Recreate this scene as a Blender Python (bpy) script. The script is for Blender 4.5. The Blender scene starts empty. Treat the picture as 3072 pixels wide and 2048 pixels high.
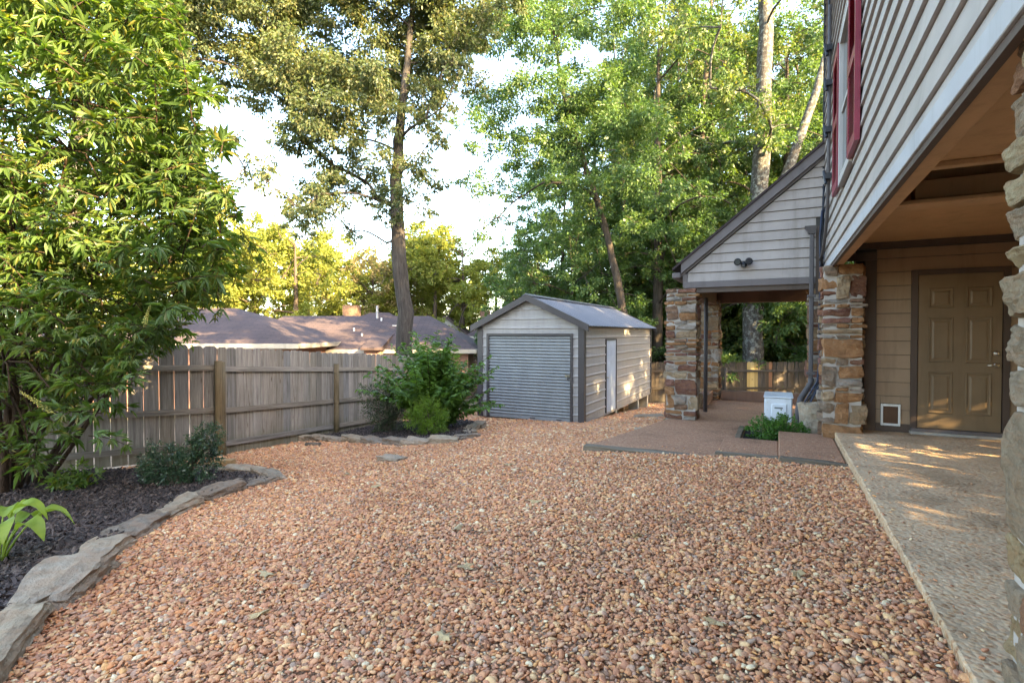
import bpy, bmesh, math, random
import numpy as np
from mathutils import Vector, Matrix, Euler

R = math.radians
rng = np.random.default_rng(7)
random.seed(7)
S = bpy.context.scene
col = S.collection

# ------------------------------------------------------------------ camera, sky, sun, exposure
YAW = R(26.93)
cam_d = bpy.data.cameras.new('camera'); cam = bpy.data.objects.new('camera', cam_d); col.objects.link(cam)
cam_d.sensor_width = 36.0; cam_d.lens = 18.47; cam_d.clip_start = 0.05; cam_d.clip_end = 2000
cam.location = (0, 0, 1.35); cam.rotation_euler = (R(90 - 0.9), 0, YAW)
S.camera = cam

SUN_EL = R(23); SUN_H = Vector((0.95, -0.31, 0)).normalized()      # horizontal direction towards the sun
w = bpy.data.worlds.new('World'); S.world = w; w.use_nodes = True
wn = w.node_tree.nodes; wl = w.node_tree.links
sky = wn.new('ShaderNodeTexSky'); sky.sky_type = 'NISHITA'; sky.sun_disc = False
sky.sun_elevation = SUN_EL; sky.sun_rotation = math.atan2(SUN_H.x, SUN_H.y)
sky.air_density = 1.0; sky.dust_density = 1.6; sky.ozone_density = 1.0
wn['Background'].inputs['Strength'].default_value = 0.15
wl.new(sky.outputs[0], wn['Background'].inputs['Color'])
sd = bpy.data.lights.new('sun', 'SUN'); sun = bpy.data.objects.new('sun', sd); col.objects.link(sun)
sd.energy = 4.0; sd.angle = R(0.5); sd.color = (1.0, 0.78, 0.45)
sdir = Vector((SUN_H.x * math.cos(SUN_EL), SUN_H.y * math.cos(SUN_EL), math.sin(SUN_EL)))
sun.rotation_euler = sdir.to_track_quat('Z', 'Y').to_euler()
S.view_settings.view_transform = 'Standard'; S.view_settings.look = 'None'
S.view_settings.gamma = 1.0; S.view_settings.use_curve_mapping = False
S.view_settings.exposure = 3.45
S.view_settings.use_white_balance = True; S.view_settings.white_balance_temperature = 7300; S.view_settings.white_balance_tint = 10
S.cycles.max_bounces = 14; S.cycles.diffuse_bounces = 7; S.cycles.transmission_bounces = 6

# ------------------------------------------------------------------ helpers
FW = np.array([-math.sin(YAW), math.cos(YAW)]); RT = np.array([math.cos(YAW), math.sin(YAW)])
def cw(r, f, z=0.0):
    """a point r metres to the right and f metres ahead of the viewpoint, in world metres"""
    p = RT * r + FW * f
    return (float(p[0]), float(p[1]), float(z))

CP = np.array([(.65,0,.035),(.65,3,.035),(.65,6.3,-.02),(0,0,-.03),(-2,0,-.14),(-4,0,-.27),(-3.5,1.2,-.27),(-5.6,4.4,-.5),
  (-8.4,5.63,-.71),(-8.83,8.62,-.94),(-8,2,-.55),(-0.65,6.6,-.1),(-2.3,6.6,-.21),(-4.08,11.7,-.76),(-6.9,11.7,-.83),
  (-4.0,18.9,-1.25),(-1.9,9.3,-.32),(-1.9,12.5,-.6),(-3.9,21.6,-1.45),(1.2,24.1,-1.5),(-12,9,-1.2),(-12,16,-1.5),
  (3,-4,0),(-6,-4,-.3),(4,16,-1.0)], float)
_n = len(CP)
_M = np.zeros((_n+3, _n+3)); _M[:_n,:_n] = np.linalg.norm(CP[:,None,:2]-CP[None,:,:2], axis=2)
_M[:_n,_n] = 1; _M[:_n,_n+1:] = CP[:,:2]; _M[_n:,:_n] = _M[:_n,_n:].T
_W = np.linalg.solve(_M, np.concatenate([CP[:,2],[0,0,0]]))
def gz(x, y):
    x = np.asarray(x, float); y = np.asarray(y, float)
    d = np.sqrt((x[...,None]-CP[:,0])**2+(y[...,None]-CP[:,1])**2)
    z = d@_W[:_n]+_W[_n]+_W[_n+1]*x+_W[_n+2]*y
    t = np.clip((np.hypot(x+3, y-8)-17)/12, 0, 1); t = t*t*(3-2*t)
    return z*(1-t)-2.3*t
def g(x, y): return float(gz(np.array([x]), np.array([y]))[0])

def inside(poly, x, y):
    c = np.zeros(len(x), bool); n = len(poly)
    for i in range(n):
        x0, y0 = poly[i]; x1, y1 = poly[(i+1) % n]
        if y0 == y1: continue
        c ^= ((y0 > y) != (y1 > y)) & (x < (x1-x0)*(y-y0)/(y1-y0)+x0)
    return c

class MB:
    """collects boxes, prisms and tubes; build() links them as one mesh object"""
    def __init__(s): s.v = []; s.f = []
    def add(s, vs, fs):
        o = len(s.v); s.v += [tuple(map(float, p)) for p in vs]; s.f += [tuple(i+o for i in f) for f in fs]; return s
    def box(s, x0, x1, y0, y1, z0, z1):
        return s.add([(x0,y0,z0),(x1,y0,z0),(x1,y1,z0),(x0,y1,z0),(x0,y0,z1),(x1,y0,z1),(x1,y1,z1),(x0,y1,z1)],
                     [(0,3,2,1),(4,5,6,7),(0,1,5,4),(1,2,6,5),(2,3,7,6),(3,0,4,7)])
    def hexa(s, p): return s.add(p, [(0,3,2,1),(4,5,6,7),(0,1,5,4),(1,2,6,5),(2,3,7,6),(3,0,4,7)])
    def prism(s, poly, d):
        """poly: 3-D polygon, extruded by vector d"""
        n = len(poly); d = Vector(d); a = [Vector(p) for p in poly]
        fs = [tuple(range(n))[::-1], tuple(range(n, 2*n))]+[(i,(i+1)%n,n+(i+1)%n,n+i) for i in range(n)]
        return s.add(a+[p+d for p in a], fs)
    def tube(s, pts, rad, sides=8, cap=True):
        pts = [Vector(p) for p in pts]; n = len(pts)
        if not hasattr(rad, '__len__'): rad = [rad]*n
        vs = []; u = None
        for i in range(n):
            t = (pts[min(i+1,n-1)]-pts[max(i-1,0)]); t = t.normalized() if t.length > 1e-9 else Vector((0,0,1))
            if u is None:
                u = t.orthogonal().normalized()
            u = (u-t*u.dot(t)); u = u.normalized() if u.length > 1e-6 else t.orthogonal().normalized()
            b = t.cross(u)
            for k in range(sides):
                a = 2*math.pi*k/sides
                vs.append(pts[i]+(u*math.cos(a)+b*math.sin(a))*rad[i])
        fs = [(i*sides+k, i*sides+(k+1)%sides, (i+1)*sides+(k+1)%sides, (i+1)*sides+k) for i in range(n-1) for k in range(sides)]
        if cap: fs += [tuple(range(sides))[::-1], tuple((n-1)*sides+k for k in range(sides))]
        return s.add(vs, fs)
    def mesh(s, name, m, smooth=False):
        me = bpy.data.meshes.new(name); me.from_pydata(s.v, [], s.f)
        if m: me.materials.append(m)
        if smooth: me.shade_smooth()
        me.update(); return me
    def build(s, name, m, parent=None, smooth=False, bevel=0.0):
        o = link(name, s.mesh(name, m, smooth), parent)
        if bevel:
            b = o.modifiers.new('bevel', 'BEVEL'); b.width = bevel; b.segments = 1; b.limit_method = 'ANGLE'
        return o
def link(name, me, parent=None, loc=None, rot=None, scale=None):
    o = bpy.data.objects.new(name, me); col.objects.link(o)
    if parent: o.parent = parent
    if loc is not None: o.location = loc
    if rot is not None: o.rotation_euler = rot
    if scale is not None: o.scale = scale
    return o
def tag(o, label=None, cat=None, group=None, kind=None):
    if label: o['label'] = label
    if cat: o['category'] = cat
    if group: o['group'] = group
    if kind: o['kind'] = kind
    return o
def empty(name, loc=(0,0,0), rz=0.0):
    o = bpy.data.objects.new(name, None); col.objects.link(o); o.location = loc; o.rotation_euler = (0,0,rz)
    o.empty_display_size = 0.2; return o
def copy_tree(o, parent=None):
    c = o.copy(); col.objects.link(c); c.parent = parent
    for ch in o.children: copy_tree(ch, c)
    return c
def np_mesh(name, v, f, m, smooth=False):
    me = bpy.data.meshes.new(name); v = np.asarray(v, np.float32); f = np.asarray(f, np.int32); k = f.shape[1]
    me.vertices.add(len(v)); me.vertices.foreach_set('co', v.ravel())
    me.loops.add(f.size); me.loops.foreach_set('vertex_index', f.ravel())
    me.polygons.add(len(f)); me.polygons.foreach_set('loop_start', np.arange(0, f.size, k, dtype=np.int32))
    me.polygons.foreach_set('loop_total', np.full(len(f), k, np.int32))
    if m: me.materials.append(m)
    me.update(calc_edges=True)
    if smooth: me.shade_smooth()
    return me

# ------------------------------------------------------------------ materials
class NT:
    def __init__(s, name):
        s.m = bpy.data.materials.new(name); s.m.use_nodes = True; s.n = s.m.node_tree.nodes; s.l = s.m.node_tree.links
        s.b = s.n['Principled BSDF']; s.out = s.n['Material Output']
    def new(s, t, **k):
        n = s.n.new(t)
        for a, v in k.items(): setattr(n, a, v)
        return n
    def coord(s, kind='Object'): return s.new('ShaderNodeTexCoord').outputs[kind]
    def geo(s, o): return s.new('ShaderNodeNewGeometry').outputs[o]
    def objrand(s): return s.new('ShaderNodeObjectInfo').outputs['Random']
    def mapping(s, vec, scale=(1,1,1), loc=None):
        m = s.new('ShaderNodeMapping'); s.l.new(vec, m.inputs['Vector']); m.inputs['Scale'].default_value = scale
        if loc is not None: s.l.new(loc, m.inputs['Location'])
        return m.outputs[0]
    def noise(s, vec=None, scale=5, detail=4, rough=0.55, dist=0.0, out='Fac'):
        n = s.new('ShaderNodeTexNoise'); n.inputs['Scale'].default_value = scale; n.inputs['Detail'].default_value = detail
        n.inputs['Roughness'].default_value = rough; n.inputs['Distortion'].default_value = dist
        if vec is not None: s.l.new(vec, n.inputs['Vector'])
        return n.outputs[out]
    def voro(s, vec, scale, out='Color', feature='F1'):
        n = s.new('ShaderNodeTexVoronoi'); n.feature = feature; n.inputs['Scale'].default_value = scale; s.l.new(vec, n.inputs['Vector'])
        return n.outputs[out]
    def ramp(s, fac, stops, interp='LINEAR'):
        n = s.new('ShaderNodeValToRGB'); n.color_ramp.interpolation = interp; e = n.color_ramp.elements
        while len(e) < len(stops): e.new(0.5)
        for el, (p, c) in zip(e, stops): el.position = p; el.color = (*c, 1)
        s.l.new(fac, n.inputs['Fac']); return n.outputs['Color']
    def mix(s, fac, a, b, mode='MIX'):
        n = s.new('ShaderNodeMix', data_type='RGBA', blend_type=mode)
        for i, x in ((0, fac), (6, a), (7, b)):
            if isinstance(x, (int, float)): n.inputs[i].default_value = x
            elif isinstance(x, tuple): n.inputs[i].default_value = (*x, 1)
            else: s.l.new(x, n.inputs[i])
        return n.outputs[2]
    def math(s, op, a, b=0.0):
        n = s.new('ShaderNodeMath', operation=op)
        for i, x in ((0, a), (1, b)):
            if isinstance(x, (int, float)): n.inputs[i].default_value = x
            else: s.l.new(x, n.inputs[i])
        return n.outputs[0]
    def bump(s, h, strength=0.4, dist=0.01):
        n = s.new('ShaderNodeBump'); n.inputs['Strength'].default_value = strength; n.inputs['Distance'].default_value = dist
        s.l.new(h, n.inputs['Height']); s.l.new(n.outputs[0], s.b.inputs['Normal']); return n
    def set(s, color=None, rough=0.6, spec=0.4, metal=0.0):
        if color is not None:
            if isinstance(color, tuple): s.b.inputs['Base Color'].default_value = (*color, 1)
            else: s.l.new(color, s.b.inputs['Base Color'])
        if isinstance(rough, (int, float)): s.b.inputs['Roughness'].default_value = rough
        else: s.l.new(rough, s.b.inputs['Roughness'])
        s.b.inputs['Specular IOR Level'].default_value = spec; s.b.inputs['Metallic'].default_value = metal
        return s

def sc(c, k): return tuple(min(1, x*k) for x in c)
def m_paint(name, c, var=0.12, rough=0.55, grain=None, bump=0.15, spec=0.35):
    t = NT(name); p = t.geo('Position')
    n1 = t.noise(p, 3.0, 5); n2 = t.noise(p, 55, 3)
    base = t.ramp(n1, [(0.3, sc(c, 1-var)), (0.7, sc(c, 1+var*0.6))])
    base = t.mix(t.math('MULTIPLY', t.objrand(), 0.25), base, t.mix(1.0, base, (0.86,0.85,0.84), 'MULTIPLY'))
    stk = t.noise(t.mapping(p, (7,7,0.6)), 1.0, 6, 0.7); base = t.mix(1.0, base, t.ramp(stk, [(0.30,(0.80,0.79,0.77)),(0.50,(1,1,1))]), 'MULTIPLY')
    t.set(base, rough, spec)
    if grain:
        gr = t.noise(t.mapping(p, grain), 1.0, 6, 0.65); t.bump(gr, bump, 0.004)
    else: t.bump(n2, bump, 0.003)
    return t.m
M = {}
M['siding_v'] = m_paint('siding_paint_grey', (0.375,0.338,0.312), 0.12, 0.5, (90,4,90), 0.25)
M['siding_g'] = m_paint('siding_paint_gable', (0.345,0.30,0.275), 0.12, 0.5, (4,90,90), 0.25)
M['siding_b'] = m_paint('siding_paint_tan', (0.30,0.205,0.130), 0.10, 0.55, (4,90,90), 0.3)
M['gap'] = m_paint('shadow_gap_backing', (0.05,0.045,0.04))  # near-black behind the boards; its gaps paint the shadow lines under each lap
M['trim'] = m_paint('trim_taupe', (0.135,0.115,0.115), 0.1)
M['trim_brown'] = m_paint('trim_brown', (0.085,0.058,0.045), 0.1)
M['band'] = m_paint('band_board', (0.40,0.41,0.43), 0.08)
M['soffit'] = m_paint('soffit_brown', (0.55,0.335,0.175), 0.08, 0.55, (60,60,60), 0.1)
M['beam_wood'] = m_paint('beam_grain_brown', (0.36,0.21,0.10), 0.2, 0.6, (5,60,90), 0.7)
M['porch_wood'] = m_paint('porch_wood_brown', (0.17,0.095,0.065), 0.2, 0.6, (8,8,60), 0.3)
M['door'] = m_paint('door_paint_olive_brown', (0.195,0.133,0.078), 0.10, 0.42, None, 0.05)
M['shutter'] = m_paint('shutter_red', (0.22,0.022,0.042), 0.15, 0.4)
M['frame'] = m_paint('window_frame_grey', (0.42,0.40,0.39), 0.06)
M['white'] = m_paint('white_plastic', (0.72,0.72,0.70), 0.05, 0.4)
M['ac'] = m_paint('unit_casing', (0.66,0.69,0.73), 0.04, 0.4)
M['ac_dark'] = m_paint('unit_recess', (0.16,0.17,0.18), 0.1)
M['flap'] = m_paint('pet_flap', (0.10,0.055,0.035), 0.3, 0.25)
M['black'] = m_paint('black_plastic', (0.018,0.020,0.026), 0.1, 0.4)
M['navy'] = m_paint('cable_navy', (0.02,0.028,0.055), 0.1, 0.45)
M['spout'] = m_paint('downspout_paint', (0.085,0.076,0.078), 0.08, 0.6)
M['concrete'] = m_paint('concrete_grey', (0.36,0.34,0.31), 0.25, 0.85, None, 0.5)
t = NT('steel_satin'); t.set((0.62,0.58,0.52), 0.28, 0.5, 1.0); M['steel'] = t.m
t = NT('dark_lens'); t.set((0.02,0.02,0.025), 0.1, 0.5); M['lens'] = t.m
t = NT('window_glass'); t.set((0.05,0.07,0.075), 0.03, 0.9); M['glass'] = t.m

def m_metal(name, c, rough=0.38, spec=0.5, streak=(1,1,1)):
    t = NT(name); p = t.geo('Position'); n = t.noise(t.mapping(p, streak), 2.0, 6, 0.6)
    t.set(t.ramp(n, [(0.3, sc(c,0.86)), (0.7, sc(c,1.08))]), t.math('ADD', t.math('MULTIPLY', n, 0.25), rough-0.1), spec)
    t.bump(t.noise(p, 9, 3), 0.03, 0.01); return t.m
M['shed_wall'] = m_metal('shed_siding_beige', (0.36,0.33,0.31), 0.42, 0.5, (4,4,0.7))
_nt = M['shed_wall'].node_tree; _p = _nt.nodes['Principled BSDF']; _src = _p.inputs['Base Color'].links[0].from_socket
_t = NT.__new__(NT); _t.m = M['shed_wall']; _t.n = _nt.nodes; _t.l = _nt.links; _t.b = _p
_sep = _t.new('ShaderNodeSeparateXYZ'); _t.l.new(_t.geo('Position'), _sep.inputs[0])
_f = _t.math('ADD', _t.math('MULTIPLY', _t.math('SUBTRACT', -0.62, _sep.outputs[2]), 3.0), _t.math('MULTIPLY', _t.math('SUBTRACT', _t.noise(_t.geo('Position'), 7, 6, 0.7), 0.5), 2.2))
_c = _t.new('ShaderNodeClamp'); _t.l.new(_f, _c.inputs[0]); _t.l.new(_t.mix(_t.math('MULTIPLY', _c.outputs[0], 0.7), _src, (0.20,0.135,0.085)), _p.inputs['Base Color'])
M['shed_trim'] = m_metal('shed_trim_bronze', (0.060,0.050,0.050), 0.4)
M['shed_roof'] = m_metal('shed_roof_grey', (0.15,0.15,0.165), 0.34, 0.6, (1,5,1))
M['roller'] = m_metal('roller_door_galvanised', (0.25,0.255,0.255), 0.5, 0.4, (3,3,0.6))
M['shed_door'] = m_metal('shed_door_pale', (0.46,0.51,0.60), 0.4)

def m_wood(name, stops, scale=(22,22,1.2), algae=0.0, bump=0.5, axis=None):
    """weathered board: grain runs along the object's own long axis (z unless told otherwise)"""
    t = NT(name); p = t.coord('Object'); r = t.objrand()
    loc = t.new('ShaderNodeCombineXYZ'); t.l.new(t.math('MULTIPLY', r, 37.0), loc.inputs[0]); t.l.new(t.math('MULTIPLY', r, 91.0), loc.inputs[2])
    mp = t.mapping(p, scale, loc.outputs[0])
    gr = t.noise(mp, 1.0, 7, 0.65, 0.6); wv = t.noise(mp, 3.2, 5, 0.7, 1.5)
    c = t.ramp(gr, stops)
    c = t.mix(t.ramp(wv, [(0.35,(0,0,0)),(0.75,(1,1,1))]), t.mix(1.0, c, (0.72,0.70,0.68), 'MULTIPLY'), c)
    tint = t.ramp(r, [(0.0,(0.62,0.60,0.58)),(0.2,(1.0,0.95,0.86)),(0.4,(0.78,0.80,0.84)),(0.6,(1.10,1.08,1.08)),(0.8,(0.88,0.80,0.70)),(1.0,(0.72,0.72,0.72))])
    c = t.mix(1.0, c, tint, 'MULTIPLY')
    knot = t.voro(t.mapping(p, (scale[0]*0.32, scale[1]*0.32, scale[2]*1.6), loc.outputs[0]), 1.0, 'Distance')
    c = t.mix(t.ramp(knot, [(0.03,(1,1,1)),(0.13,(0,0,0))]), c, (0.09,0.06,0.04))
    if algae:
        sep = t.new('ShaderNodeSeparateXYZ'); t.l.new(p, sep.inputs[0])
        f = t.math('MULTIPLY', t.math('SUBTRACT', 0.55, sep.outputs[2]), 1.6)
        f = t.math('MULTIPLY', t.math('ADD', f, t.math('SUBTRACT', t.noise(p, 4, 4), 0.62)), algae)
        n = t.new('ShaderNodeClamp'); t.l.new(f, n.inputs[0])
        c = t.mix(n.outputs[0], c, (0.105,0.105,0.045))
    t.set(c, 0.82, 0.2); t.bump(gr, bump, 0.004); return t.m
GW = [(0.25,(0.12,0.106,0.094)),(0.5,(0.295,0.270,0.243)),(0.75,(0.45,0.418,0.385))]
M['picket'] = m_wood('weathered_picket', GW, algae=0.7)
M['rail'] = m_wood('weathered_rail', GW, scale=(1.2,22,22))
M['post'] = m_wood('weathered_post', [(0.25,(0.12,0.09,0.055)),(0.5,(0.24,0.19,0.12)),(0.75,(0.32,0.27,0.19))], algae=0.5)
DW = [(0.25,(0.055,0.045,0.038)),(0.5,(0.115,0.097,0.080)),(0.75,(0.175,0.15,0.125))]
M['picket_d'] = m_wood('dark_weathered_picket', DW, algae=0.3)
M['rail_d'] = m_wood('dark_weathered_rail', DW, scale=(1.2,22,22))
M['picket_new'] = m_wood('new_yellow_picket', [(0.25,(0.50,0.36,0.14)),(0.5,(0.62,0.47,0.21)),(0.75,(0.70,0.56,0.29))], bump=0.2)
M['picket_red'] = m_wood('cedar_picket', [(0.25,(0.20,0.10,0.05)),(0.6,(0.34,0.18,0.10)),(0.8,(0.38,0.22,0.13))], bump=0.3)
M['timber'] = m_wood('grey_timber', [(0.25,(0.08,0.065,0.05)),(0.5,(0.20,0.17,0.135)),(0.75,(0.33,0.29,0.24))], scale=(1.2,26,26), bump=0.8)
M['block'] = m_wood('fresh_sawn_block', [(0.25,(0.33,0.21,0.11)),(0.5,(0.46,0.32,0.18)),(0.75,(0.52,0.39,0.24))], scale=(1.5,20,20), bump=0.3)

def m_stone(name, stops, lichen=True, scale=1.0):
    t = NT(name); r = t.objrand(); p = t.coord('Object')
    loc = t.new('ShaderNodeCombineXYZ')
    for i, k in enumerate((53.0, 17.0, 71.0)): t.l.new(t.math('MULTIPLY', r, k), loc.inputs[i])
    q = t.mapping(p, (1,1,1), loc.outputs[0])
    base = t.ramp(r, stops, 'CONSTANT')
    n1 = t.noise(q, 9*scale, 7, 0.7); n2 = t.noise(q, 38*scale, 6, 0.7); n3 = t.noise(t.mapping(q, (1,1,4)), 5*scale, 5, 0.6, 1.0)
    c = t.mix(t.ramp(n1, [(0.35,(0,0,0)),(0.65,(1,1,1))]), t.mix(1.0, base, (0.55,0.50,0.46), 'MULTIPLY'), base)
    c = t.mix(t.ramp(n3, [(0.42,(0,0,0)),(0.62,(0.55,0.55,0.55))]), c, t.mix(0.5, base, (0.40,0.19,0.08)))
    if lichen: c = t.mix(t.ramp(n2, [(0.58,(0,0,0)),(0.75,(0.6,0.6,0.6))]), c, (0.42,0.41,0.36))
    t.set(c, 0.85, 0.2); t.bump(t.math('ADD', n1, t.math('MULTIPLY', n2, 0.6)), 1.0, 0.03); return t.m
M['stone'] = m_stone('field_stone', [(0.0,(0.29,0.155,0.075)),(0.13,(0.165,0.08,0.06)),(0.27,(0.30,0.225,0.145)),(0.39,(0.22,0.18,0.14)),
    (0.51,(0.33,0.175,0.085)),(0.62,(0.30,0.275,0.245)),(0.73,(0.19,0.125,0.09)),(0.85,(0.36,0.285,0.19)),(0.93,(0.20,0.10,0.085))])
M['stone_near'] = m_stone('lichened_field_stone', [(0.0,(0.36,0.29,0.19)),(0.2,(0.34,0.275,0.19)),(0.4,(0.44,0.36,0.22)),(0.55,(0.33,0.175,0.10)),
    (0.68,(0.37,0.31,0.225)),(0.85,(0.42,0.32,0.18))], True, 2.2)
M['mortar'] = m_paint('mortar', (0.40,0.36,0.32), 0.2, 0.9, None, 0.8)
M['edging'] = m_stone('edging_stone', [(0.0,(0.40,0.34,0.265)),(0.25,(0.28,0.24,0.195)),(0.45,(0.45,0.385,0.295)),(0.65,(0.34,0.29,0.225)),(0.85,(0.42,0.345,0.25))], True, 1.5)

def m_aggregate(name, stops, scale, matrix):
    t = NT(name); p = t.geo('Position')
    v = t.voro(p, scale, 'Color'); d = t.voro(p, scale, 'Distance'); v2 = t.voro(p, scale*1.9, 'Color')
    sep = t.new('ShaderNodeSeparateColor'); t.l.new(v, sep.inputs[0])
    sep2 = t.new('ShaderNodeSeparateColor'); t.l.new(v2, sep2.inputs[0])
    c = t.mix(0.35, t.ramp(sep.outputs[0], stops), t.ramp(sep2.outputs[1], stops))
    c = t.mix(t.ramp(d, [(0.38,(0,0,0)),(0.62,(1,1,1))]), c, matrix)
    big = t.noise(p, 1.3, 6, 0.65)
    c = t.mix(1.0, c, t.ramp(big, [(0.3,(0.62,0.60,0.57)),(0.48,(1,1,1)),(0.75,(1.16,1.13,1.08))]), 'MULTIPLY')
    t.set(c, 0.75, 0.3); n = t.bump(d, 0.8, 0.008); n.invert = True; return t.m
M['walk'] = m_aggregate('exposed_aggregate_tan', [(0.0,(0.20,0.095,0.045)),(0.25,(0.46,0.26,0.125)),(0.5,(0.58,0.395,0.235)),(0.75,(0.49,0.275,0.16)),(1.0,(0.68,0.54,0.36))], 40, (0.48,0.345,0.22))
M['patio'] = m_aggregate('exposed_aggregate_red', [(0.0,(0.13,0.055,0.03)),(0.3,(0.31,0.14,0.08)),(0.6,(0.39,0.19,0.11)),(1.0,(0.50,0.31,0.19))], 44, (0.30,0.165,0.10))
M['walk_edge'] = m_paint('slab_edge', (0.30,0.235,0.165), 0.2, 0.9, None, 0.7)

t = NT('ground_soil')   # soil under the pebbles in the yard, leaf litter and rough grass beyond the fences
p = t.geo('Position'); v = t.voro(p, 34, 'Color'); sp = t.new('ShaderNodeSeparateColor'); t.l.new(v, sp.inputs[0])
peb = t.ramp(sp.outputs[0], [(0.0,(0.24,0.135,0.08)),(0.5,(0.42,0.26,0.16)),(1.0,(0.55,0.41,0.29))])
lit = t.ramp(t.noise(p, 2.5, 7, 0.7), [(0.3,(0.05,0.038,0.022)),(0.5,(0.10,0.075,0.04)),(0.7,(0.075,0.085,0.03))])
ln = t.new('ShaderNodeVectorMath', operation='DISTANCE'); t.l.new(p, ln.inputs[0]); ln.inputs[1].default_value = (-3.5,7.5,-0.5)
t.set(t.mix(t.ramp(t.math('MULTIPLY', ln.outputs['Value'], 0.05), [(0.55,(0,0,0)),(0.66,(1,1,1))]), peb, lit), 0.9, 0.2)
t.bump(t.voro(p, 34, 'Distance'), 0.8, 0.02); M['soil'] = t.m

t = NT('gravel_pebbles')
r = t.objrand()
cs = [(0.42,0.205,0.110),(0.345,0.16,0.085),(0.46,0.275,0.155),(0.28,0.135,0.082),(0.47,0.26,0.115),(0.38,0.215,0.14),(0.31,0.175,0.125),(0.50,0.355,0.225),
      (0.43,0.19,0.085),(0.37,0.18,0.112),(0.44,0.245,0.13),(0.33,0.215,0.165),(0.40,0.20,0.10),(0.40,0.23,0.14),(0.22,0.13,0.09),(0.49,0.32,0.18),(0.36,0.17,0.095),(0.41,0.22,0.13),(0.34,0.165,0.10),
      (0.45,0.24,0.125),(0.38,0.19,0.12),(0.30,0.15,0.095),(0.43,0.27,0.175),(0.25,0.185,0.15),(0.39,0.205,0.12),(0.50,0.41,0.30),(0.41,0.21,0.115),(0.35,0.20,0.14),(0.46,0.29,0.16),(0.37,0.185,0.105)]
cs = [(min(0.74, q[0]*1.58), min(0.62, q[1]*1.46), min(0.50, q[2]*1.30)) for q in cs]
c = t.ramp(r, [(i/len(cs), x) for i, x in enumerate(cs)], 'CONSTANT')
q = t.coord('Object'); n = t.noise(q, 1.6, 5, 0.6); n2 = t.noise(q, 6, 4, 0.6)
c = t.mix(t.ramp(n, [(0.35,(0,0,0)),(0.7,(0.6,0.6,0.6))]), c, t.mix(1.0, c, (0.66,0.58,0.52), 'MULTIPLY'))
c = t.mix(t.ramp(n2, [(0.55,(0,0,0)),(0.8,(0.4,0.4,0.4))]), c, (0.48,0.36,0.25))
gp = t.noise(t.geo('Position'), 0.55, 4, 0.6)
c = t.mix(1.0, c, t.ramp(gp, [(0.3,(0.82,0.77,0.74)),(0.5,(1.0,1.0,1.0)),(0.7,(1.14,1.16,1.16))]), 'MULTIPLY')
t.set(c, 0.72, 0.28); t.bump(n2, 0.25, 0.05); M['pebble'] = t.m
t = NT('mulch_chips'); r = t.objrand()
t.set(t.ramp(r, [(0.0,(0.018,0.013,0.012)),(0.4,(0.035,0.025,0.023)),(0.7,(0.058,0.042,0.038)),(0.9,(0.09,0.065,0.055)),(1.0,(0.13,0.10,0.085))]), 0.7, 0.35); M['mulch'] = t.m
M['mulch_base'] = m_paint('mulch_base', (0.028,0.021,0.02), 0.4, 0.9, None, 0.9)

def m_bark(name, stops, lichen=None, scale=1.0):
    t = NT(name); p = t.geo('Position')
    n = t.noise(t.mapping(p, (14*scale,14*scale,2.2*scale)), 1.0, 7, 0.7, 0.8); n2 = t.noise(p, 7*scale, 5, 0.65)
    c = t.ramp(n, stops)
    if lichen: c = t.mix(t.ramp(n2, [(0.50,(0,0,0)),(0.60,(0.85,0.85,0.85))]), c, lichen)
    t.set(c, 0.9, 0.15); t.bump(n, 1.0, 0.04); return t.m
M['bark_oak'] = m_bark('oak_bark', [(0.3,(0.035,0.026,0.020)),(0.55,(0.095,0.073,0.058)),(0.75,(0.15,0.125,0.105))])
M['bark_grey'] = m_bark('grey_oak_bark', [(0.3,(0.022,0.019,0.017)),(0.55,(0.060,0.052,0.046)),(0.75,(0.105,0.095,0.086))])
M['bark_dark'] = m_bark('dark_bark', [(0.3,(0.025,0.02,0.016)),(0.55,(0.075,0.06,0.048)),(0.75,(0.13,0.11,0.09))])
M['bark_lichen'] = m_bark('lichened_bark', [(0.3,(0.030,0.026,0.023)),(0.55,(0.085,0.076,0.068)),(0.75,(0.14,0.13,0.12))], (0.21,0.22,0.20))
M['stem'] = m_bark('shrub_stem', [(0.3,(0.028,0.018,0.012)),(0.6,(0.07,0.045,0.030)),(0.8,(0.11,0.075,0.05))], None, 2.5)
M['twig'] = m_bark('grey_twig', [(0.3,(0.10,0.08,0.06)),(0.6,(0.20,0.165,0.13)),(0.8,(0.30,0.26,0.21))], None, 2.5)

def m_leaf(name, cols, trans=0.4, tcol=None, rough=0.45, spec=0.4, big=0.6):
    t = NT(name); r = t.geo('Random Per Island'); p = t.geo('Position')
    n = len(cols); c = t.ramp(r, [(i/max(1, n-1), x) for i, x in enumerate(cols)])
    nz = t.noise(p, big, 3)
    c = t.mix(1.0, c, t.ramp(nz, [(0.3,(0.74,0.80,0.80)),(0.7,(1.2,1.14,0.95))]), 'MULTIPLY')
    t.set(c, rough, spec)
    tr = t.new('ShaderNodeBsdfTranslucent'); tc = t.mix(1.0, c, tcol or (1.9,1.9,0.8), 'MULTIPLY'); t.l.new(tc, tr.inputs[0])
    mx = t.new('ShaderNodeMixShader'); mx.inputs[0].default_value = trans
    t.l.new(t.b.outputs[0], mx.inputs[1]); t.l.new(tr.outputs[0], mx.inputs[2]); t.l.new(mx.outputs[0], t.out.inputs[0]); return t.m
M['lf_oak'] = m_leaf('oak_leaves', [(0.060,0.088,0.042),(0.085,0.115,0.052),(0.072,0.10,0.055),(0.12,0.115,0.05),(0.08,0.11,0.055)], 0.36)
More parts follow.
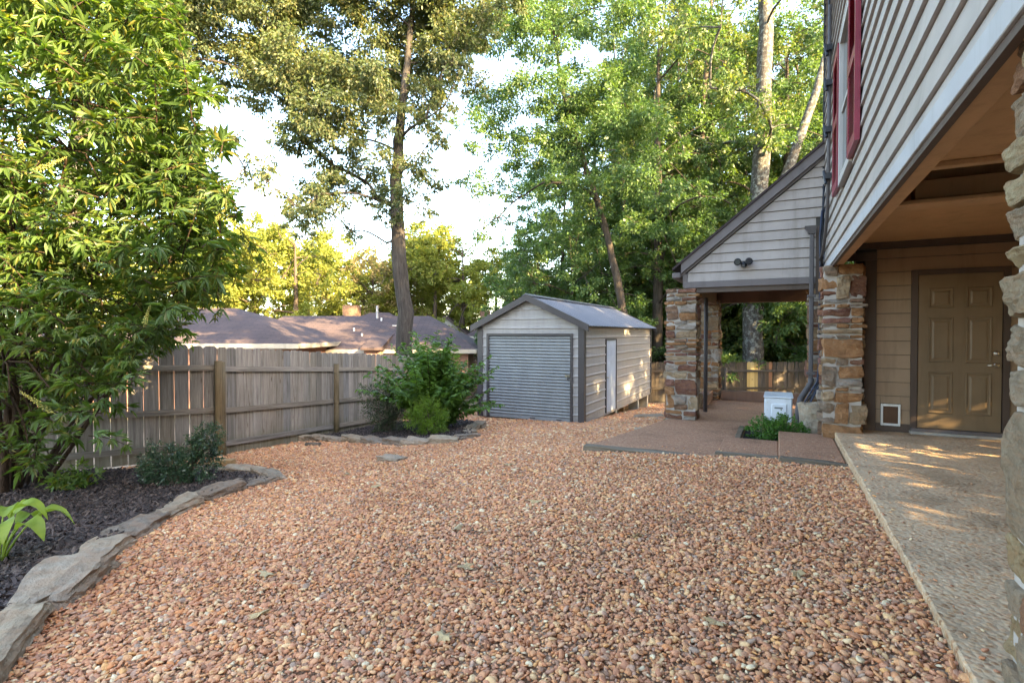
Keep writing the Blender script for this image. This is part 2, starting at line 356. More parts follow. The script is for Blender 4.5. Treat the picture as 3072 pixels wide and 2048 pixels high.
M['lf_wood'] = m_leaf('woodland_leaves', [(0.055,0.115,0.038),(0.085,0.15,0.045),(0.07,0.13,0.05),(0.10,0.155,0.045),(0.06,0.115,0.04)], 0.34)
M['lf_wood2'] = m_leaf('woodland_leaves_yellowing', [(0.065,0.12,0.035),(0.095,0.145,0.038),(0.12,0.145,0.04),(0.075,0.125,0.045),(0.15,0.145,0.045)], 0.34)
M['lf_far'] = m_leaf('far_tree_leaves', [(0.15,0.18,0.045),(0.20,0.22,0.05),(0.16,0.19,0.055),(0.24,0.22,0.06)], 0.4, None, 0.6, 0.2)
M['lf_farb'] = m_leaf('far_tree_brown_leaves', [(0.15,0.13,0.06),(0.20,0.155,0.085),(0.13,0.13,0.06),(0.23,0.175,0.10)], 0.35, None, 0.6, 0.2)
M['lf_vitex'] = m_leaf('chaste_tree_leaves', [(0.070,0.125,0.032),(0.095,0.16,0.038),(0.08,0.14,0.055),(0.12,0.175,0.036),(0.07,0.12,0.05),(0.085,0.14,0.04),(0.06,0.105,0.035),(0.20,0.17,0.045)], 0.42, (2.0,2.0,0.5), 0.42, 0.4, 0.9)
M['lf_holly'] = m_leaf('holly_leaves', [(0.024,0.058,0.032),(0.036,0.078,0.042),(0.055,0.10,0.052),(0.03,0.066,0.04)], 0.12, None, 0.28, 0.6, 4)
M['lf_box'] = m_leaf('boxwood_leaves', [(0.10,0.19,0.03),(0.14,0.24,0.035),(0.17,0.27,0.05),(0.11,0.20,0.035)], 0.3, None, 0.4, 0.4, 4)
M['lf_berry'] = m_leaf('broad_shrub_leaves', [(0.065,0.135,0.03),(0.09,0.175,0.038),(0.12,0.21,0.045),(0.075,0.15,0.038)], 0.36, None, 0.45, 0.35, 2)
M['lf_wispy'] = m_leaf('grey_green_leaves', [(0.065,0.085,0.055),(0.085,0.11,0.07),(0.055,0.08,0.05)], 0.25, None, 0.5, 0.3, 4)
M['lf_hosta'] = m_leaf('hosta_leaves', [(0.20,0.29,0.05),(0.24,0.33,0.06)], 0.4, (1.6,1.5,0.7), 0.45, 0.35, 8)
M['lf_cushion'] = m_leaf('cushion_leaves', [(0.06,0.14,0.03),(0.085,0.19,0.04),(0.05,0.12,0.03)], 0.3, None, 0.4, 0.35, 5)
M['spike'] = m_leaf('flower_spike', [(0.30,0.30,0.10),(0.38,0.36,0.14),(0.26,0.28,0.09)], 0.3, None, 0.6, 0.2, 8)
M['dry_leaf'] = m_leaf('dry_leaf', [(0.42,0.30,0.17),(0.50,0.40,0.26)], 0.2, (1,1,1), 0.7, 0.2, 9)

t = NT('shingles'); p = t.coord('Object')
bk = t.new('ShaderNodeTexBrick'); t.l.new(t.mapping(p, (1,1,1)), bk.inputs['Vector']); bk.inputs['Scale'].default_value = 1.0
bk.inputs['Brick Width'].default_value = 0.6; bk.inputs['Row Height'].default_value = 0.16; bk.inputs['Mortar Size'].default_value = 0.02
bk.inputs['Color1'].default_value = (0.095,0.068,0.065,1); bk.inputs['Color2'].default_value = (0.072,0.053,0.054,1); bk.inputs['Mortar'].default_value = (0.05,0.038,0.04,1)
c = t.mix(1.0, bk.outputs['Color'], t.ramp(t.noise(p, 0.9, 5), [(0.3,(0.8,0.8,0.8)),(0.7,(1.15,1.12,1.1))]), 'MULTIPLY')
t.set(c, 0.9, 0.2); M['shingle'] = t.m
M['brick_far'] = m_paint('far_brick', (0.26,0.14,0.10), 0.25, 0.9); M['cream'] = m_paint('far_cream_trim', (0.40,0.36,0.30), 0.08)
M['farwall'] = m_paint('far_wall_siding', (0.48,0.43,0.36), 0.1)

# ------------------------------------------------------------------ the ground
xs = np.concatenate([[-900,-500,-250,-120,-70], np.linspace(-45,-16,16), np.linspace(-15,9,97), np.linspace(10,40,16), [70,120,250,500,900]])
ys = np.concatenate([[-900,-400,-150,-60,-25], np.linspace(-12,24,145), np.linspace(26,60,18), [90,150,300,600,900]])
gx, gy = np.meshgrid(xs, ys); gh = gz(gx, gy)-0.022
v = np.stack([gx.ravel(), gy.ravel(), gh.ravel()], 1); nx = len(xs); ny = len(ys)
ii, jj = np.meshgrid(np.arange(nx-1), np.arange(ny-1)); a = (jj*nx+ii).ravel()
ground = link('ground', np_mesh('ground', v, np.stack([a, a+1, a+nx+1, a+nx], 1), M['soil'], True)); tag(ground, kind='structure')

BED1 = [(-3.1,0.7),(-3.50,1.18),(-3.79,1.44),(-4.19,1.75),(-4.41,1.93),(-4.73,2.21),(-4.98,2.57),(-5.34,3.07),(-5.52,3.44),(-5.57,3.77),(-5.63,4.13),(-5.60,4.39),
        (-6.35,4.55),(-6.92,4.44),(-7.74,4.39),(-9.05,3.9),(-9.7,2.4),(-10,-1.5),(-3.4,-1.5)]
BED2 = [(-8.75,7.7),(-7.9,7.64),(-6.84,7.46),(-5.7,7.18),(-5.2,7.38),(-4.92,7.53),(-4.99,8.22),(-5.6,9.15),(-5.78,9.98),(-6.6,10.7),(-9.0,10.7),(-8.85,8.6)]

def scatter(name, shapes, pos, rot, scl, idx, kind='stuff', parent=None):
    """one object whose points carry the small loose pieces (geometry nodes)"""
    me = bpy.data.meshes.new(name); me.vertices.add(len(pos)); me.vertices.foreach_set('co', np.asarray(pos, np.float32).ravel())
    for nm, ar, ty in (('rot', rot, 'FLOAT_VECTOR'), ('scl', scl, 'FLOAT_VECTOR')):
        me.attributes.new(nm, ty, 'POINT').data.foreach_set('vector', np.asarray(ar, np.float32).ravel())
    me.attributes.new('idx', 'INT', 'POINT').data.foreach_set('value', np.asarray(idx, np.int32))
    o = link(name, me, parent); tag(o, kind=kind)
    src = bpy.data.collections.new(name+'_shapes')
    for i, m in enumerate(shapes):
        src.objects.link(bpy.data.objects.new('%s_shape_%02d' % (name, i), m))
    ng = bpy.data.node_groups.new(name, 'GeometryNodeTree')
    ng.interface.new_socket('Geometry', in_out='INPUT', socket_type='NodeSocketGeometry')
    ng.interface.new_socket('Geometry', in_out='OUTPUT', socket_type='NodeSocketGeometry')
    N = ng.nodes; L = ng.links
    gi = N.new('NodeGroupInput'); go = N.new('NodeGroupOutput'); ip = N.new('GeometryNodeInstanceOnPoints'); ci = N.new('GeometryNodeCollectionInfo')
    ci.inputs['Collection'].default_value = src; ci.inputs['Separate Children'].default_value = True; ci.inputs['Reset Children'].default_value = True
    def na(nm, ty):
        n = N.new('GeometryNodeInputNamedAttribute'); n.data_type = ty; n.inputs['Name'].default_value = nm
        return [s for s in n.outputs if s.enabled and s.name == 'Attribute'][0]
    L.new(gi.outputs[0], ip.inputs['Points']); L.new(ci.outputs[0], ip.inputs['Instance']); ip.inputs['Pick Instance'].default_value = True
    L.new(na('idx','INT'), ip.inputs['Instance Index']); L.new(na('scl','FLOAT_VECTOR'), ip.inputs['Scale'])
    er = N.new('FunctionNodeEulerToRotation'); L.new(na('rot','FLOAT_VECTOR'), er.inputs[0]); L.new(er.outputs[0], ip.inputs['Rotation'])
    L.new(ip.outputs[0], go.inputs[0])
    md = o.modifiers.new('scatter', 'NODES'); md.node_group = ng
    return o

def ico(sub, seed, jit, squash):
    bm = bmesh.new(); bmesh.ops.create_icosphere(bm, subdivisions=sub, radius=1.0); r_ = random.Random(seed)
    ax = [Vector((r_.gauss(0,1), r_.gauss(0,1), r_.gauss(0,1))).normalized() for _ in range(5)]; am = [r_.uniform(0.50, 0.85) for _ in ax]
    for vv in bm.verts:
        p = vv.co.copy()
        for q, k in zip(ax, am):                       # flatten a few sides so the pebble is not a ball
            d = p.dot(q)
            if d > k: p -= q*(d-k)*0.85
        p *= 1+r_.uniform(-jit, jit)
        vv.co = Vector((p.x, p.y*squash[0], p.z*squash[1]))
    me = bpy.data.meshes.new('pebble'); bm.to_mesh(me); bm.free(); me.materials.append(M['pebble']); me.shade_smooth(); return me
peb_shapes = [ico(2, 100+i, 0.05, (random.uniform(0.58,0.92), random.uniform(0.30,0.52))) for i in range(22)]

# gravel: pebble positions on a jittered grid, finer near the viewpoint
def yard_mask(x, y):
    ok = (x < 0.645) & ~inside(BED1, x, y) & ~inside(BED2, x, y)
    ok &= ~((x > -1.95) & (x < 0.7) & (y > 9.05))                     # porch floor
    ok &= ~((x > -2.26+0.26*np.clip((y-6.75)/2.2,0,2)) & (x < 0.7) & (y > 6.62))  # patio slabs
    ok &= ~((x > -6.95) & (x < -4.05) & (y > 11.75) & (y < 19.0))      # shed
    fx = np.where(y > 5.63, -8.4-0.144*(y-5.63), -8.4-0.43*(5.63-y))   # the long fence
    ok &= x > fx+0.03
    ok &= (y < 21.5+0.5*(x+3.9))
    d = x*FW[0]+y*FW[1]; lat = x*RT[0]+y*RT[1]
    return ok & (d > 1.2) & (np.abs(lat) < d*1.02+0.6)
P = []
for (d0, d1, s, k) in ((1.2,3.0,0.0178,0.0125),(3.0,5.5,0.0192,0.0130),(5.5,9.0,0.0235,0.0150),(9.0,24,0.039,0.024)):
    gx, gy = np.meshgrid(np.arange(-15, 1, s), np.arange(-1, 23, s)); x = gx.ravel(); y = gy.ravel()
    x = x+rng.uniform(-.5,.5,len(x))*s; y = y+rng.uniform(-.5,.5,len(y))*s
    d = x*FW[0]+y*FW[1]; mk = (d >= d0) & (d < d1); x = x[mk]; y = y[mk]; mk = yard_mask(x, y); x = x[mk]; y = y[mk]
    sz = k*np.exp(rng.normal(0, 0.40, len(x))); big = rng.random(len(x)) < 0.05; sz[big] *= rng.uniform(1.25,1.65, big.sum()); sz = np.minimum(sz, k*2.0)
    P.append(np.stack([x, y, gz(x,y)+rng.uniform(-0.008,0.010,len(x)), sz], 1))
st_ = []                                             # pebbles kicked onto the slabs
for (x0, x1, y0, y1, zz, n) in ((0.66,0.80,1.9,6.4,0.081,46),(0.66,1.6,2.4,7.5,0.081,16),(-2.2,-0.7,6.76,7.1,-0.139,26),(-0.64,-0.02,6.76,7.0,-0.069,9),(0.02,0.62,6.54,6.8,-0.001,7)):
    st_.append(np.stack([rng.uniform(x0,x1,n), rng.uniform(y0,y1,n), np.full(n,zz+0.004), rng.uniform(0.007,0.014,n)], 1))
P = np.concatenate(P+st_)
dist = P[:,0]*FW[0]+P[:,1]*FW[1]; lat = P[:,0]*RT[0]+P[:,1]*RT[1]
vis = (np.abs(lat) < dist*0.96) & (dist > 1.98)
show = np.where(vis, P[:,3]/dist, 0); order = np.argsort(-show); top = order[:300]; rest = order[300:]
rot = np.stack([rng.normal(0,0.35,len(P)), rng.normal(0,0.35,len(P)), rng.uniform(0,6.283,len(P))], 1)
scl = P[:,3:4]*rng.uniform(0.85,1.2,(len(P),3)); idx = rng.integers(0, len(peb_shapes), len(P))
gravel = scatter('gravel', peb_shapes, P[rest,:3], rot[rest], scl[rest], idx[rest])
tag(gravel, 'red-brown and tan river pebbles covering the yard', 'gravel', kind='stuff')
for i in top:
    link('pebble', peb_shapes[idx[i]], ground, P[i,:3], rot[i], scl[i])

# walkway, patio slabs
ps = MB()
ps.prism([(-2.26,6.74,-0.45),(-0.66,6.74,-0.45),(-0.66,7.76,-0.45),(-0.46,7.76,-0.45),(-0.46,9.35,-0.45),(-1.72,9.35,-0.45)], (0,0,0.31))
ps.box(-1.72, 0.9, 9.354, 13.1, -0.45, -0.145)
patio = ps.build('patio', M['patio'], None, bevel=0.01); tag(patio, kind='structure')
MB().box(-0.655, 0.0, 6.74, 7.75, -0.45, -0.07).build('patio_step', M['patio'], patio, bevel=0.01)
MB().box(0.004, 0.634, 6.52, 8.14, -0.45, -0.002).build('patio_step', M['patio'], patio, bevel=0.012)
soilp = MB().box(-0.455, 0.42, 7.765, 9.35, -0.3, -0.17).build('planting_pocket', M['mulch_base']); tag(soilp, kind='structure')
def rough_box(name, x0, x1, y0, y1, z0, z1, m, parent=None, cuts=6, amp=0.008, seed=1, axis=0):
    bm = bmesh.new(); bmesh.ops.create_cube(bm, size=1.0); L = (x1-x0, y1-y0, z1-z0)
    es = [e for e in bm.edges if abs((e.verts[0].co-e.verts[1].co)[axis]) > 0.5]
    bmesh.ops.subdivide_edges(bm, edges=es, cuts=cuts, use_grid_fill=True); r_ = random.Random(seed)
    for vv in bm.verts:
        vv.co = Vector([vv.co[k]*L[k]+r_.uniform(-amp, amp) for k in range(3)])
    me = bpy.data.meshes.new(name); bm.to_mesh(me); bm.free(); me.materials.append(m)
    o = link(name, me, parent, ((x0+x1)/2, (y0+y1)/2, (z0+z1)/2)); b = o.modifiers.new('bevel','BEVEL'); b.width = 0.008; b.segments = 1; return o
wk = rough_box('walkway', 0.648, 4.4, -3.0, 8.3, -0.25, 0.078, M['walk'], cuts=110, amp=0.0045, seed=9, axis=1); tag(wk, kind='structure')
tag(rough_box('timber_edging', -2.30, -0.67, 6.60, 6.735, -0.42, -0.128, M['timber'], seed=3), 'long weathered timber edging the front of the lowest patio slab', 'timber')
tag(rough_box('timber_edging', -0.665, 0.0, 6.62, 6.735, -0.4, -0.055, M['timber'], seed=4), 'short weathered timber edging the middle patio step', 'timber')
o = tag(rough_box('timber_edging', 0.01, 0.66, 6.36, 6.49, -0.3, 0.0, M['timber'], seed=5), 'weathered timber in front of the highest slab, its end against the walkway', 'timber'); o.rotation_euler.z = R(-9)
o = tag(rough_box('timber_edging', -0.54, -0.47, 7.78, 8.9, -0.25, -0.09, M['timber'], seed=6, axis=1), 'thin timber edging beside the leafy cushion plant', 'timber')

# mulch beds
def bed(name, poly, h, n, label, near):
    px = np.array(poly); x0, y0 = px.min(0); x1, y1 = px.max(0)
    s = 0.11; gx, gy = np.meshgrid(np.arange(x0-0.2, x1+0.3, s), np.arange(y0-0.2, y1+0.3, s)); sh = gx.shape
    ins = inside(poly, gx.ravel(), gy.ravel()).reshape(sh)
    ed = ins.astype(float)
    for _ in range(3):
        p_ = np.pad(ed, 1, mode='edge'); ed = (p_[:-2,1:-1]+p_[2:,1:-1]+p_[1:-1,:-2]+p_[1:-1,2:]+p_[1:-1,1:-1])/5
    z = gz(gx, gy)-0.10+h*np.clip(ed*1.25-0.1, 0, 1)+0.1*np.clip(ed*2-0.25,0,1)+rng.normal(0,0.006,sh)
    v = np.stack([gx.ravel(), gy.ravel(), z.ravel()], 1); nx = sh[1]
    i_, j_ = np.meshgrid(np.arange(sh[1]-1), np.arange(sh[0]-1)); a = (j_*nx+i_).ravel()
    keep = (ed[:-1,:-1] > 0.08).ravel(); a = a[keep]
    o = link(name, np_mesh(name, v, np.stack([a,a+1,a+nx+1,a+nx],1), M['mulch_base'], True)); tag(o, kind='structure')
    x = rng.uniform(x0, x1, n*4); y = rng.uniform(y0, y1, n*4); mk = inside(poly, x, y)
    d = x*FW[0]+y*FW[1]; lt = x*RT[0]+y*RT[1]; mk &= (d > 1.5) & (np.abs(lt) < d*1.05+0.3); x = x[mk][:n]; y = y[mk][:n]
    fi = np.clip(((x-gx[0,0])/s).astype(int), 0, sh[1]-1); fj = np.clip(((y-gy[0,0])/s).astype(int), 0, sh[0]-1)
    zz = z[fj, fi]+0.008
    m = len(x)
    return o, scatter(name+'_chips', chip_shapes, np.stack([x,y,zz],1), np.stack([rng.normal(0,.35,m), rng.normal(0,.35,m), rng.uniform(0,6.28,m)],1),
                   np.stack([rng.uniform(.02,.06,m), rng.uniform(.006,.013,m), rng.uniform(.003,.007,m)],1), rng.integers(0,4,m))
chip_shapes = []
for i in range(4):
    bm = bmesh.new(); bmesh.ops.create_cube(bm, size=2.0)
    for vv in bm.verts: vv.co += Vector((random.uniform(-.3,.3), random.uniform(-.4,.4), random.uniform(-.5,.5)))
    me = bpy.data.meshes.new('chip'); bm.to_mesh(me); bm.free(); me.materials.append(M['mulch']); chip_shapes.append(me)
_, ch = bed('mulch_bed', BED1, 0.06, 26000, '', True); tag(ch, 'dark shredded bark mulch under the chaste tree and hosta', 'mulch')
_, ch = bed('mulch_bed', BED2, 0.06, 12000, '', False); tag(ch, 'dark shredded bark mulch under the shrubs beside the shed', 'mulch')

# bed edging stones
def rock(L, W, H, seed, cuts=5, amp=0.10, rnd=0.20):
    bm = bmesh.new(); bmesh.ops.create_cube(bm, size=2.0); bmesh.ops.subdivide_edges(bm, edges=bm.edges[:], cuts=cuts, use_grid_fill=True)
    r_ = random.Random(seed); o1 = Vector((r_.uniform(0,50), r_.uniform(0,50), r_.uniform(0,50)))
    from mathutils import noise as mn
    sk = r_.uniform(-.25,.25); tp = r_.uniform(-.3,.3)
    for vv in bm.verts:
        p = vv.co.copy(); q = p.normalized()*1.25; p = p.lerp(q, rnd)
        p.x += sk*p.y; p.y *= 1+tp*p.x
        p *= 1+amp*1.6*mn.noise(vv.co*1.1+o1)
        p += amp*Vector((mn.noise(vv.co*2.6+o1), mn.noise(vv.co*2.6-o1), 0.7*mn.noise(vv.co*3.3+o1*2)))
        ly = mn.noise(Vector((p.x*1.5, p.y*2.0, p.z*7))+o1); p.x += 0.05*ly; p.y += 0.14*ly
        p.z += 0.10*mn.noise(Vector((p.x*1.3, p.y*6, 0))+o1)                # layered top
        vv.co = Vector((p.x*L/2, p.y*W/2, p.z*H/2))
    me = bpy.data.meshes.new('edging_stone'); bm.to_mesh(me); bm.free(); me.materials.append(M['edging']); return me
def edge_stone(x, y, L, W, H, ang, seed, label, group=None, lift=0.0):
    o = link('edging_stone', rock(L, W, H, seed, cuts=7, amp=0.13), None, (x, y, g(x,y)+H*0.20+lift+random.uniform(-.025,.02)), (R(random.uniform(-6,6)), R(random.uniform(-5,5)), R(ang+random.uniform(-6,6))))
    return tag(o, label, 'stone', group)
E1 = [(-3.46,1.10,0.92,0.31,0.17,139,1),(-4.08,1.66,0.68,0.33,0.19,141,2),(-4.58,2.10,0.55,0.25,0.15,135,3),(-5.00,2.58,0.62,0.26,0.16,126,4),
      (-5.36,3.16,0.62,0.22,0.14,112,5),(-5.58,3.74,0.55,0.22,0.14,100,6),(-5.66,4.24,0.44,0.20,0.12,92,7)]
l1 = ['big flat slab of grey edging stone, first of the mulch border below the hosta','dark-sided slanting edging stone beside the first big slab','pale layered edging stone, third along the mulch border',
      'broad rounded edging stone halfway along the mulch border','flat wedge edging stone just before the bed narrows','long pale edging stone near the pointed end of the bed','last edging stone at the pointed tip of the mulch bed']
for e, l in zip(E1, l1): edge_stone(*e[:6], e[6], l)
for i, (x, y, L, a) in enumerate([(-5.85,4.62,0.5,-20),(-6.40,4.66,0.55,12),(-7.05,4.55,0.6,5),(-7.75,4.48,0.6,8)]):
    edge_stone(x, y, L, 0.22, 0.13, a, 20+i, 'low edging stone along the back of the bed behind the holly', 'stones behind the dark holly')
E2 = [(-8.62,7.66,0.34,20),(-8.25,7.62,0.42,0),(-7.75,7.60,0.55,-4),(-7.15,7.50,0.60,-10),(-6.55,7.38,0.62,-12),(-5.98,7.26,0.50,-14),(-5.50,7.28,0.46,18),(-5.12,7.48,0.50,30),(-4.96,7.95,0.46,80),(-5.28,8.60,0.50,115),(-5.62,9.2,0.5,112),(-5.75,9.75,0.45,100)]
for i, (x, y, L, a) in enumerate(E2):
    edge_stone(x, y, L, 0.24, 0.15, a, 40+i, 'low flat stone edging the shrub bed beside the shed', 'stones edging the shrub bed')
for (x, y, L, W, sd_, lb) in ((-4.86,5.82,0.34,0.16,71,'lone flat grey stone half buried in the open gravel'),(-1.98,8.90,0.36,0.22,72,'flat stone in the gravel beside the porch column'),(-2.9,13.3,0.7,0.4,73,'flat stone step on the gravel below the shed side door')):
    edge_stone(x, y, L, W, 0.10, 15, sd_, lb)
o = tag(MB().box(-.19,.19,-.07,.07,-.05,.05).build('wood_block', M['block'], None, bevel=0.004), 'short sawn block of new lumber lying by the fence post', 'wood block'); o.location = (-7.42,5.0,g(-7.42,5.0)+0.04); o.rotation_euler = (0,0,R(35))
o = tag(MB().tube([(-.14,0,0),(.14,0,0.01)], [0.05,0.046], 10).build('log', M['twig'], None, True), 'short cut log half buried in gravel near the fence', 'log'); o.location = (-7.70,7.0,g(-7.7,7.0)+0.01); o.rotation_euler = (0,0,R(20))
# dry leaves and twigs lying on the pebbles
def oak_leaf_mesh(seed):
    r_ = random.Random(seed); n = 14; pts = []
    for i in range(n):
        a = 2*math.pi*i/n; rr = (1.0 if i % 2 == 0 else 0.52)*r_.uniform(0.85,1.1)
        pts.append((math.cos(a)*rr*0.075, math.sin(a)*rr*0.042, 0.012*math.sin(a*2+seed)))
    return MB().add(pts+[(0,0,0.008)], [(i,(i+1)%n,n) for i in range(n)]).mesh('dry_leaf', M['dry_leaf'])
lm = [oak_leaf_mesh(i) for i in range(4)]
for i, (x, y) in enumerate([(-1.75,2.78),(-1.40,2.05),(-2.95,2.3),(-2.5,1.9),(-0.85,3.6),(-3.9,4.4),(-1.9,4.2),(-0.25,2.6),(-4.8,4.9),(-2.2,3.4),(-2.9,5.6),(0.1,3.3)]):
    o = link('dry_leaf', lm[i % 4], None, (x, y, g(x,y)+0.022), (random.uniform(-.4,.4), random.uniform(-.4,.4), random.uniform(0,6.28)))
    tag(o, 'fallen pale tan oak leaf lying on the pebbles', 'leaf', 'fallen leaves on the gravel')
for i, (x, y, a, L) in enumerate([(-2.0,3.35,20,0.16),(-0.2,4.3,-10,0.2),(-0.75,1.75,-40,0.2)]):
    o = tag(MB().tube([(-L/2,0,0),(-L/6,0.015,0.008),(L/6,-0.01,0.006),(L/2,0.012,0)], [0.004,0.004,0.003,0.002], 6).build('twig', M['bark_dark'], None, True), 'thin dark fallen twig lying on the pebbles', 'twig', 'fallen twigs on the gravel')
    o.location = (x, y, g(x,y)+0.022); o.rotation_euler = (0,0,R(a))
# ------------------------------------------------------------------ the house
house = empty('house', (0.62, 2.0, 0)); tag(house, 'two-storey house with grey lap siding overhanging a stone-columned walkway', 'house')
HI = Matrix.Translation((-0.62,-2.0,0))
def hp(o, parent=None):
    """parent a part that was modelled in world metres"""
    p = parent or house
    o.parent = p
    if p is house: o.matrix_parent_inverse = HI
    return o
XW = 0.62; WY0, WY1, WZ0, WZ1 = 1.72, 9.40, 2.24, 6.9
upper = hp(MB().box(XW+0.012, XW+0.11, WY0, WY1, 2.58, WZ1).box(XW+0.012, XW+0.11, 8.22, WY1, 2.245, 2.559).box(XW+0.1105, 4.5, WY0, WY1, 2.90, WZ1).build('upper_wall', M['gap']))
# lap siding boards of the upper wall, cut round the window
EXPO = 0.165
def lap_x(name, x, y0, y1, z0, z1, m, parent, proud=0.026):
    return MB().hexa([(x,y0,z0),(x,y1,z0),(x-proud,y1,z0),(x-proud,y0,z0),(x,y0,z1),(x,y1,z1),(x-0.006,y1,z1),(x-0.006,y0,z1)]).build(name, m, parent)
win = (5.86, 6.72, 3.0, 4.5)
k = 0; z = 2.335
while z < WZ1-0.01:
    z1 = min(z+EXPO-0.007 if k else 2.42-0.007, WZ1)
    if z1 > win[2]-0.06 and z < win[3]+0.06:
        segs = [(WY0, win[0]-0.06), (win[1]+0.06, WY1)]
    else:
        j = WY0+[2.4,4.9,6.3,3.6][k % 4]; segs = [(WY0, j-0.0015), (j+0.0015, WY1)]
    for a, b in segs: lap_x('siding_board', XW, a, b, z, z1, M['siding_v'], upper)
    z = z1+0.007; k += 1
hp(MB().box(XW-0.034, XW+0.02, WY0, WY1, WZ0, 2.332).build('band_board', M['band'], None, bevel=0.003))
hp(MB().box(XW-0.040, XW+0.010, WY1+0.002, WY1+0.05, 2.1, WZ1).build('corner_board', M['black']))
# window with casing, sash and shutters
wob = hp(MB().box(XW-0.01, XW+0.04, win[0], win[1], win[2], win[3]).build('window', M['gap']))
fr = MB()
for (a, b, c, d) in ((win[0]-.055,win[0]+.02,win[2]-.05,win[3]+.05),(win[1]-.02,win[1]+.055,win[2]-.05,win[3]+.05),(win[0]+.021,win[1]-.021,win[2]-.05,win[2]+.03),(win[0]+.021,win[1]-.021,win[3]-.03,win[3]+.05)):
    fr.box(XW-0.055, XW+0.002, a, b, c, d)
fr.build('frame', M['frame'], wob)
for zz in (win[2]+0.035, 3.77): MB().box(XW-0.022, XW-0.016, win[0]+.03, win[1]-.03, zz, zz+0.68).build('pane', M['glass'], wob)
MB().box(XW-0.035, XW-0.012, win[0]+.022, win[1]-.022, 3.722, 3.765).build('sash_rail', M['frame'], wob)
for a in (5.26, 6.80):
    sh = hp(MB().box(XW-0.040, XW-0.028, a, a+0.55, 2.97, 4.53).build('shutter', M['shutter']))
    s2 = MB()
    for (c, d, e, f) in ((a,a+.06,2.97,4.53),(a+.49,a+.55,2.97,4.53),(a+.061,a+.489,2.97,3.07),(a+.061,a+.489,3.70,3.80),(a+.061,a+.489,4.43,4.53)): s2.box(XW-0.068, XW-0.041, c, d, e, f)
    s2.build('shutter_frame', M['shutter'], sh)
    for q in range(26):
        zz = 3.085+q*0.0235 if q < 26 else 0
    for q in range(42):
        zz = 3.08+q*0.0324
        if 3.68 < zz < 3.80 or zz > 4.41: continue
        MB().hexa([(XW-.044,a+.062,zz),(XW-.044,a+.488,zz),(XW-.062,a+.488,zz-.008),(XW-.062,a+.062,zz-.008),(XW-.044,a+.062,zz+.022),(XW-.044,a+.488,zz+.022),(XW-.056,a+.488,zz+.020),(XW-.056,a+.062,zz+.020)]).build('louvre', M['shutter'], sh)
# underside of the overhang: edge beam, ceilings, cross beam
hp(MB().box(XW-0.020, XW+0.012, WY0, 8.2, 2.205, 2.239).build('shadow_strip', M['trim_brown']))  # dark strip paints the shadow line below the band board
hp(MB().box(XW+0.014, XW+0.11, WY0, 8.2, 2.225, 2.555).build('edge_beam', M['soffit'], None, bevel=0.004))
hp(MB().box(XW+0.111, 4.4, WY0, 4.30, 2.44, 2.50).build('ceiling_panel', M['soffit']))
hp(MB().box(XW+0.111, 4.4, 4.22, 4.30, 2.405, 2.439).build('ceiling_moulding', M['soffit'], None, bevel=0.006))
hp(MB().box(XW+0.111, 4.4, 4.302, 5.15, 2.80, 2.84).build('ceiling_panel', M['trim_brown']))  # recess panel in dark brown, its shade put into the colour
hp(MB().box(XW+0.30, 4.4, 4.98, 5.13, 2.362, 2.505).build('cross_beam', M['beam_wood']))
hp(MB().box(XW+0.111, 4.4, 4.94, 5.16, 2.322, 2.360).build('ceiling_moulding', M['soffit'], None, bevel=0.008))
hp(MB().box(XW+0.111, 4.4, 5.162, 8.26, 2.53, 2.57).build('ceiling_panel', M['soffit']))
hp(MB().box(XW+0.111, 4.4, 5.150, 5.1615, 2.362, 2.80).build('beam_back', M['soffit']))
# entry wall with lap siding, door and pet door
YD = 8.30
ew = hp(MB().box(0.9, 4.4, YD, YD+0.15, 0.0, 2.60).build('entry_wall', M['gap']))
def lap_y(name, y, x0, x1, z0, z1, m, parent, proud=0.022, x0t=None, x1t=None):
    a = x0 if x0t is None else x0t; b = x1 if x1t is None else x1t
    return MB().hexa([(x0,y-proud,z0),(x1,y-proud,z0),(x1,y,z0),(x0,y,z0),(a,y-.006,z1),(b,y-.006,z1),(b,y,z1),(a,y,z1)]).build(name, m, parent)
z = 0.185; k = 0
while z < 2.44:
    z1 = min(z+0.178, 2.445)
    if z1 < 2.13: segs = [(1.135, 1.505), (2.46, 4.4)]
    else: segs = [(1.135, 4.4)]
    for a, b in segs:
        if k < 2 and a < 1.2: segs2 = [(1.135,1.188),(1.405,1.505)] if (z < 0.40 and z1 > 0.12) else [(a,b)]
        else: segs2 = [(a, b)]
        for c, d in segs2: lap_y('siding_board', YD, c, d, z, z1-0.007, M['siding_b'], ew)
    z = z1; k += 1
lap_y('siding_board', YD, 1.190, 1.403, 0.440, 0.534, M['siding_b'], ew)
MB().box(1.135, 1.50, YD-0.03, YD-0.001, 0.085, 0.183).build('base_board', M['trim_brown'], ew)
MB().box(0.93, 4.4, YD-0.045, YD-0.001, 2.447, 2.528).build('frieze_board', M['trim_brown'], ew)
MB().box(1.00, 1.13, YD-0.05, YD-0.001, 0.08, 2.30).build('corner_board', M['trim_brown'], ew)
MB().box(0.70, 1.128, YD-0.06, YD-0.001, 2.302, 2.40).build('header_board', M['trim_brown'], ew)
